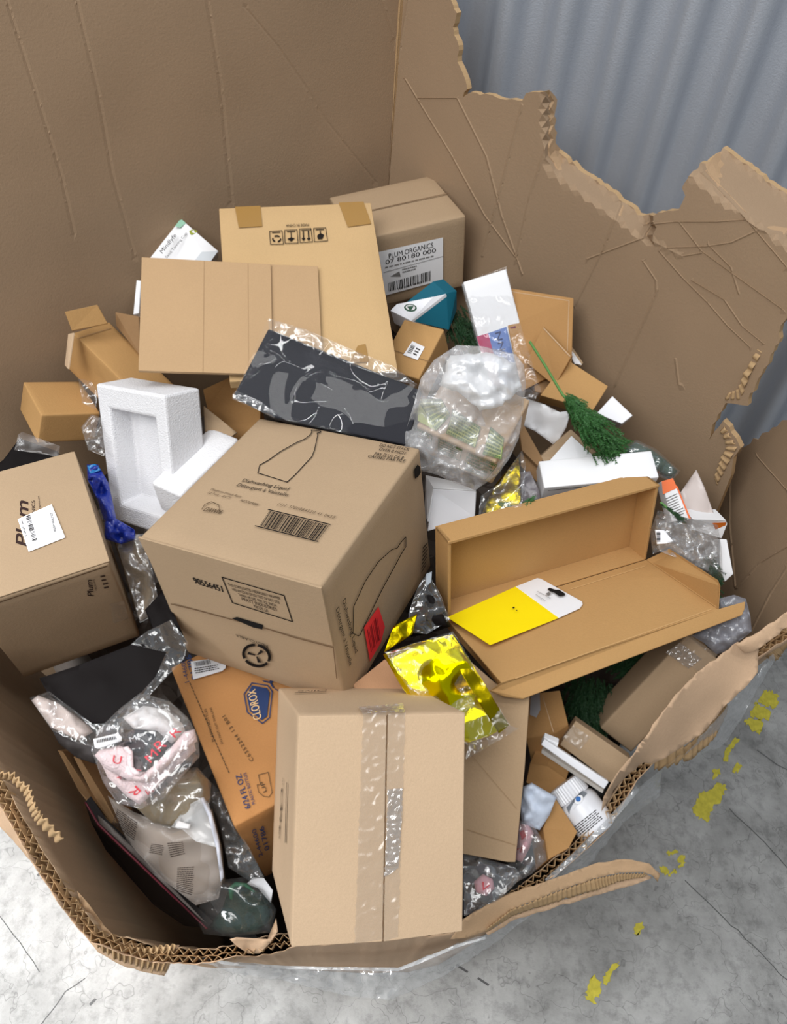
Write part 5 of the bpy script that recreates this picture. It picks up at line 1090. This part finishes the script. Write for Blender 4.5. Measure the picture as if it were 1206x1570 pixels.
def branch(name, path, wid, n, mt, label, group=None, stem=True, droop=.01, ln=14, seed=1, stempath=None):
    r = random.Random(seed); t = thing(name, Wl(*path[-1]), label, 'artificial branch', group)
    P_ = [Vector(p) for p in path]
    def at(s):
        s = s*(len(P_)-1); i = min(int(s), len(P_)-2); return P_[i].lerp(P_[i+1], s-i), (P_[i+1]-P_[i])
    V = []; F_ = []
    for k in range(n):
        s = r.random()**.8; p, d = at(s); d2 = Vector((d.x, d.y)).normalized(); wd = wid(s); off = r.gauss(0, .42)*wd
        off = max(-wd, min(wd, off)); nn = Vector((-d2.y, d2.x))
        b = Vector((p.x, p.y))+nn*off; lift = p.z+(1-(off/(wd+.1))**2)*.02+r.uniform(-.012, .008)
        an = r.gauss(off/(wd+.1)*.35, .16); dr = Vector((d2.x*math.cos(an)-d2.y*math.sin(an), d2.x*math.sin(an)+d2.y*math.cos(an))); L_ = ln*r.uniform(.6, 1.3)
        # a twig with short needles on both sides
        prev = b
        for q in range(5):
            c = b+dr*L_*(q+1)/5; lz = lift+r.uniform(-.002, .002)
            for sg in (-1, 1):
                e = Vector((-dr.y, dr.x))*sg*2.4+dr*3.4; pt = prev.lerp(c, .5)
                o = len(V); V += [Wl(prev.x, prev.y, lz), Wl(c.x, c.y, lz), Wl(pt.x+e.x, pt.y+e.y, lz+r.uniform(-.003, .003))]; F_.append((o, o+1, o+2))
            prev = c
    mk('foliage', V, F_, mt, t)
    sp = stempath or path
    if stem:
        Q = [Wl(*p) for p in sp]; Vs = []; Fs = []
        for i, p in enumerate(Q):
            d = (Q[min(i+1, len(Q)-1)]-Q[max(i-1, 0)]).normalized(); a = d.orthogonal().normalized(); b = d.cross(a)
            for k in range(8): Vs.append(p+(a*math.cos(k*math.pi/4)+b*math.sin(k*math.pi/4))*.0022)
        for i in range(len(Q)-1):
            for k in range(8): Fs.append((i*8+k, i*8+(k+1) % 8, (i+1)*8+(k+1) % 8, (i+1)*8+k))
        mk('stem', Vs, Fs, mat('stem_green', (92, 138, 74), .5), t, smooth=True)
    return t
branch('fir_branch', [(864, 604, .06), (880, 622, .07), (902, 650, .07), (922, 675, .03), (940, 692, .0)], lambda s: 3+22*math.sin(min(1, s*1.15)*math.pi*.6), 700, green, 'bright green artificial fir branch with a long bare stem, lying across the brown box', stempath=[(812, 524, .07), (835, 560, .075), (862, 605, .08), (880, 625, .08), (900, 650, .08)], ln=15)
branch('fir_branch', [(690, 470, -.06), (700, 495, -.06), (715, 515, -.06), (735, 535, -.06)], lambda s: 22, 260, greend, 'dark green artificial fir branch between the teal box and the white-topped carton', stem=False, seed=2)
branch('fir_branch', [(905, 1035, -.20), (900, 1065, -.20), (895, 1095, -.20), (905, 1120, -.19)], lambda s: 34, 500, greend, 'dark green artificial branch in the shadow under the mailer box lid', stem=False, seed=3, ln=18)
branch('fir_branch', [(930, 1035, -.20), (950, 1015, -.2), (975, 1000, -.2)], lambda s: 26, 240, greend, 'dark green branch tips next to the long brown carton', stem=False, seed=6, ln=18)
branch('fir_branch', [(760, 772, .03), (790, 782, .03), (815, 770, .03)], lambda s: 7, 60, green, 'green branch tip behind the left end of the mailer box top', stem=False, seed=4, ln=12)
branch('fir_branch', [(1105, 905, -.03), (1085, 895, -.03), (1110, 930, -.04)], lambda s: 10, 60, greend, 'dark green leaves right of the mailer box lid flap', stem=False, seed=7, ln=10)
t = thing('bagged_greenery', Wl(1000, 715, -.05), 'dull green foliage in clear plastic behind the right end of the long white box', 'bag')
patch('foliage', [(955, 690, -.02), (975, 678, -.02), (1000, 690, -.02), (1020, 705, -.03), (1038, 722, -.04), (1030, 735, -.05), (1000, 722, -.04), (965, 705, -.03)], mat('dull_green', (64, 92, 84), .6, var=.3, bump=.8, bscale=60), t, step=5, puff=.015, pr=10, crum=.03, cs=30)
patch('film', [(950, 688, .0), (975, 674, .0), (1005, 688, .0), (1042, 722, -.02), (1030, 738, -.03), (995, 726, -.01)], film_x, t, step=6, th=0, puff=.02, pr=12, crum=.02, cs=20)
fc, t = poly_box('flat_carton', [(783, 442, .04), (879, 457, .05), (876, 560, .0), (800, 600, -.02), (778, 500, .02)], K['brown'], .012, 'flat square brown carton standing behind the white-topped carton against the bin', 'box')
P = Print(*fc, eps=.0012); P.line([(783, 447), (872, 461), (869, 545)], .8); P.done('crease', K['light'], t)
fc, t = poly_box('flat_carton', [(832, 500, .05), (876, 546, .04), (850, 592, .0), (806, 556, .01)], K['brown'], .012, 'smaller tilted brown carton in front of the flat square brown one', 'box')
P = Print(*fc, eps=.0012); P.line([(833, 503), (873, 546)], 1.4); P.done('crease', K['light'], t)
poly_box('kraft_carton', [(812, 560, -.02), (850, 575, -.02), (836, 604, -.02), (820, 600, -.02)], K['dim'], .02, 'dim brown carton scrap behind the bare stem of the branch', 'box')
poly_box('paper_card', [(870, 536, -.02), (878, 540, -.02), (892, 560, -.03), (880, 558, -.03)], white, .004, 'white card corner sticking up right of the tilted brown carton', 'card')
poly_box('flat_carton', [(876, 530, -.03), (894, 556, -.03), (890, 561, -.03), (874, 545, -.03)], K['mid'], .006, 'kraft board edge beside the white card corner', 'cardboard')
block('kraft_carton', [(869, 551, .01), (932, 592, .01), (909, 629, .005), (828, 606, .005)], K['gold'], down=(3, 824, 616, -.03), label='plain golden-brown carton beneath the bright fir branch', cat='box')
block('small_box', [(938.5, 607, .01), (970, 637, .005), (953, 650, .0), (914, 634, .0)], glossw, down=(3, 911, 641, -.05), label='small white box wedged against the bin wall right of the bright fir branch', cat='box')
patch('white_card_flap', [(802, 609, .03), (835, 620, .035), (858, 632, .04), (868, 630, .04), (873, 636, .04), (868, 655, .02), (858, 672, .0), (849, 681, -.01), (820, 660, -.01), (796, 650, -.01), (797, 630, .01)], white, step=8, crum=.004, th=.002, label='curved white cardboard flap left of the bright fir branch', cat='cardboard')
t = thing('frame_box', Wl(875, 690, -.05), 'brown box filled with a white card, its corner pointing up behind the long white box', 'box')
w_ = [Wl(*p) for p in [(875, 658, .02), (924, 703, .0), (880, 712, .0), (836, 712, .0), (828, 700, .0)]]; nn_ = nrm3(*w_[:3])
slab('box_tray', w_, nn_, .03, K['mid'], t); slab('white_card', [Wl(*p) for p in [(876, 668, .023), (914, 703, .006), (890, 712, .006), (838, 711, .006)]], nn_, .002, white, t)
t = thing('brown_divider', Wl(810, 700, -.05), 'narrow folded brown cardboard strips between the milky bag and the white card', 'cardboard')
for q in ([(795, 652, .02), (802, 650, .02), (832, 704, .0), (826, 716, .0), (800, 690, .01)], [(797, 694, .0), (805, 698, .0), (828, 722, -.01), (826, 742, -.02), (798, 715, -.01)]):
    w_ = [Wl(*p) for p in q]; slab('strip', w_, nrm3(w_[0], w_[2], w_[3]), .006, K['dim'], t)
patch('grey_film_bag', [(797, 724, .0), (812, 722, .005), (826, 752, .0), (828, 770, -.01), (800, 778, .0)], film('grey_haze_film', haze=.5, gloss=.3, rough=.25, hazecol=(150, 144, 150)), step=5, th=0, puff=.005, crum=.015, cs=30, label='greyish clear film left of the long white box', cat='plastic film')
f = Fit('white_long'); t = thing('long_white_box', f.base(), 'long plain white box lying behind the back wall of the mailer box', 'box'); body(f, white, t, 'carton_body', .0015, .0008)
P = Print(*f.face(1, 1), eps=.001); P.line([(840, 752), (940, 742)], .8); P.done('lid_edge', inkg, t)
w_ = [Wl(*p) for p in [(664, 749, .03), (730, 753, .03), (728, 793, .0), (655, 815, -.01)]]; nn_ = nrm3(*w_[:3])
t = thing('glossy_white_box', w_[3], 'glossy white box between the soap carton and the milky bag', 'box')
slab('carton_body', w_, nn_, .05, glossw, t, bevel=.0015)
w_ = [Wl(*p) for p in [(652, 730, .02), (664, 749, .03), (655, 800, .0), (650, 790, -.01)]]; slab('end_flap', w_, nrm3(*w_[:3]), .003, white, t)
w_ = [Wl(*p) for p in [(652, 728, .02), (698, 738, .025), (730, 752, .032), (664, 748, .032)]]; slab('top_flap', w_, nrm3(*w_[:3]), .003, white, t)
# far right cluster
fc, t = poly_box('orange_box', [(1014, 738, -.01), (1031, 733, -.01), (1058, 796, -.03), (1030, 800, -.03)], white, .02, 'white box with an orange top beside the upper right corner of the mailer box', 'box')
paper('orange_top', [(1014, 738), (1031, 733), (1038, 748), (1016, 758)], fc, mat('orange_print', (238, 122, 74), .45), t, .0008); paper('orange_edge', [(1036, 745), (1038, 745), (1059, 796), (1056, 796)], fc, mat('orange_print', (238, 122, 74), .45), t, .0009)
P = Print(*fc, eps=.001); P.lines([(1019, 764), (1038, 755), (1052, 788), (1032, 796)], 9, 5, .35); P.done('printing', inkg, t)
patch('white_sleeve', [(1067, 720, -.03), (1080, 748, -.04), (1097, 796, -.06), (1056, 794, -.05), (1043, 755, -.04)], mat('pearly_sleeve', (205, 194, 190), .35, spec=.5, var=.06), step=8, th=.004, crum=.004, label='pointed pearly white sleeve leaning on the right bin wall', cat='envelope')
fc, t = poly_box('printed_box', [(1062, 796, -.03), (1112, 797, -.05), (1115, 803, -.06), (1106, 826, -.08), (1060, 812, -.06)], white, .03, 'white box with an orange patterned end, under the crinkled film at the right', 'box')
paper('orange_pattern', [(1092, 802), (1113, 801), (1106, 825), (1098, 815)], fc, mat('orange_pattern', (206, 108, 30), .5, var=.6), t, .0008)
poly_box('small_box', [(1104, 826, -.05), (1114, 827, -.05), (1124, 880, -.07), (1111, 892, -.08), (1103, 875, -.07)], white, .03, 'narrow white box standing against the right bin wall, lowest of the white boxes there', 'box')
t = thing('crinkled_film_bag', Wl(1050, 840, -.1), 'very shiny crinkled clear bag with a barcode label, right of the mailer box', 'bag')
patch('film', [(1008, 782, .0), (1030, 790, .0), (1060, 795, .0), (1100, 805, -.01), (1106, 840, -.03), (1108, 885, -.05), (1100, 892, -.05), (1060, 862, -.03), (1025, 838, -.02), (1000, 850, -.02), (996, 815, -.01)], film_x, t, step=5, th=0, puff=.03, pr=18, crum=.04, cs=24, seed=2)
patch('inner_film', [(1004, 795, -.02), (1060, 805, -.02), (1100, 820, -.04), (1104, 885, -.07), (1060, 865, -.05), (1010, 845, -.04)], film_m, t, step=6, th=0, crum=.04, cs=28, seed=3)
patch('label', [(1004, 812, .03), (1018, 813, .035), (1032, 830, .03), (1022, 833, .03), (1007, 834, .025)], label_m, t, step=5)
onsheet('barcode', ink, t, polys=[[(1006, 815+i*2), (1012, 815+i*2), (1012, 816.2+i*2), (1006, 816.2+i*2)] for i in range(8)])
branch('fir_branch', [(1012, 770, .0), (1030, 785, .0), (1045, 798, -.01)], lambda s: 3, 30, greend, 'thin dark green sprig crossing the orange-topped box', seed=8, ln=8)
branch('fir_branch', [(1080, 850, -.07), (1090, 870, -.07), (1100, 890, -.08)], lambda s: 12, 70, greend, 'green leaves inside the crinkled film at the far right', stem=False, seed=9, ln=10)
t = thing('bubble_wrap', Wl(1120, 950, -.1), 'sheet of greyish bubble wrap under the right end of the mailer box lid', 'bubble wrap')
bw = film('bubble_film', haze=.42, gloss=.4, rough=.2, bump=1, scale=60, hazecol=(176, 180, 192))
patch('wrap', [(1098, 935, -.01), (1100, 918, .0), (1125, 912, .0), (1143, 918, .0), (1150, 945, -.01), (1152, 968, -.02), (1130, 985, -.04), (1108, 1000, -.06), (1098, 1003, -.06), (1078, 985, -.06), (1060, 975, -.06), (1085, 960, -.04), (1120, 948, -.03)], bw, t, step=4, th=0, puff=.02, pr=14, crum=.012, cs=60)

bpy.data.objects.remove(_to)
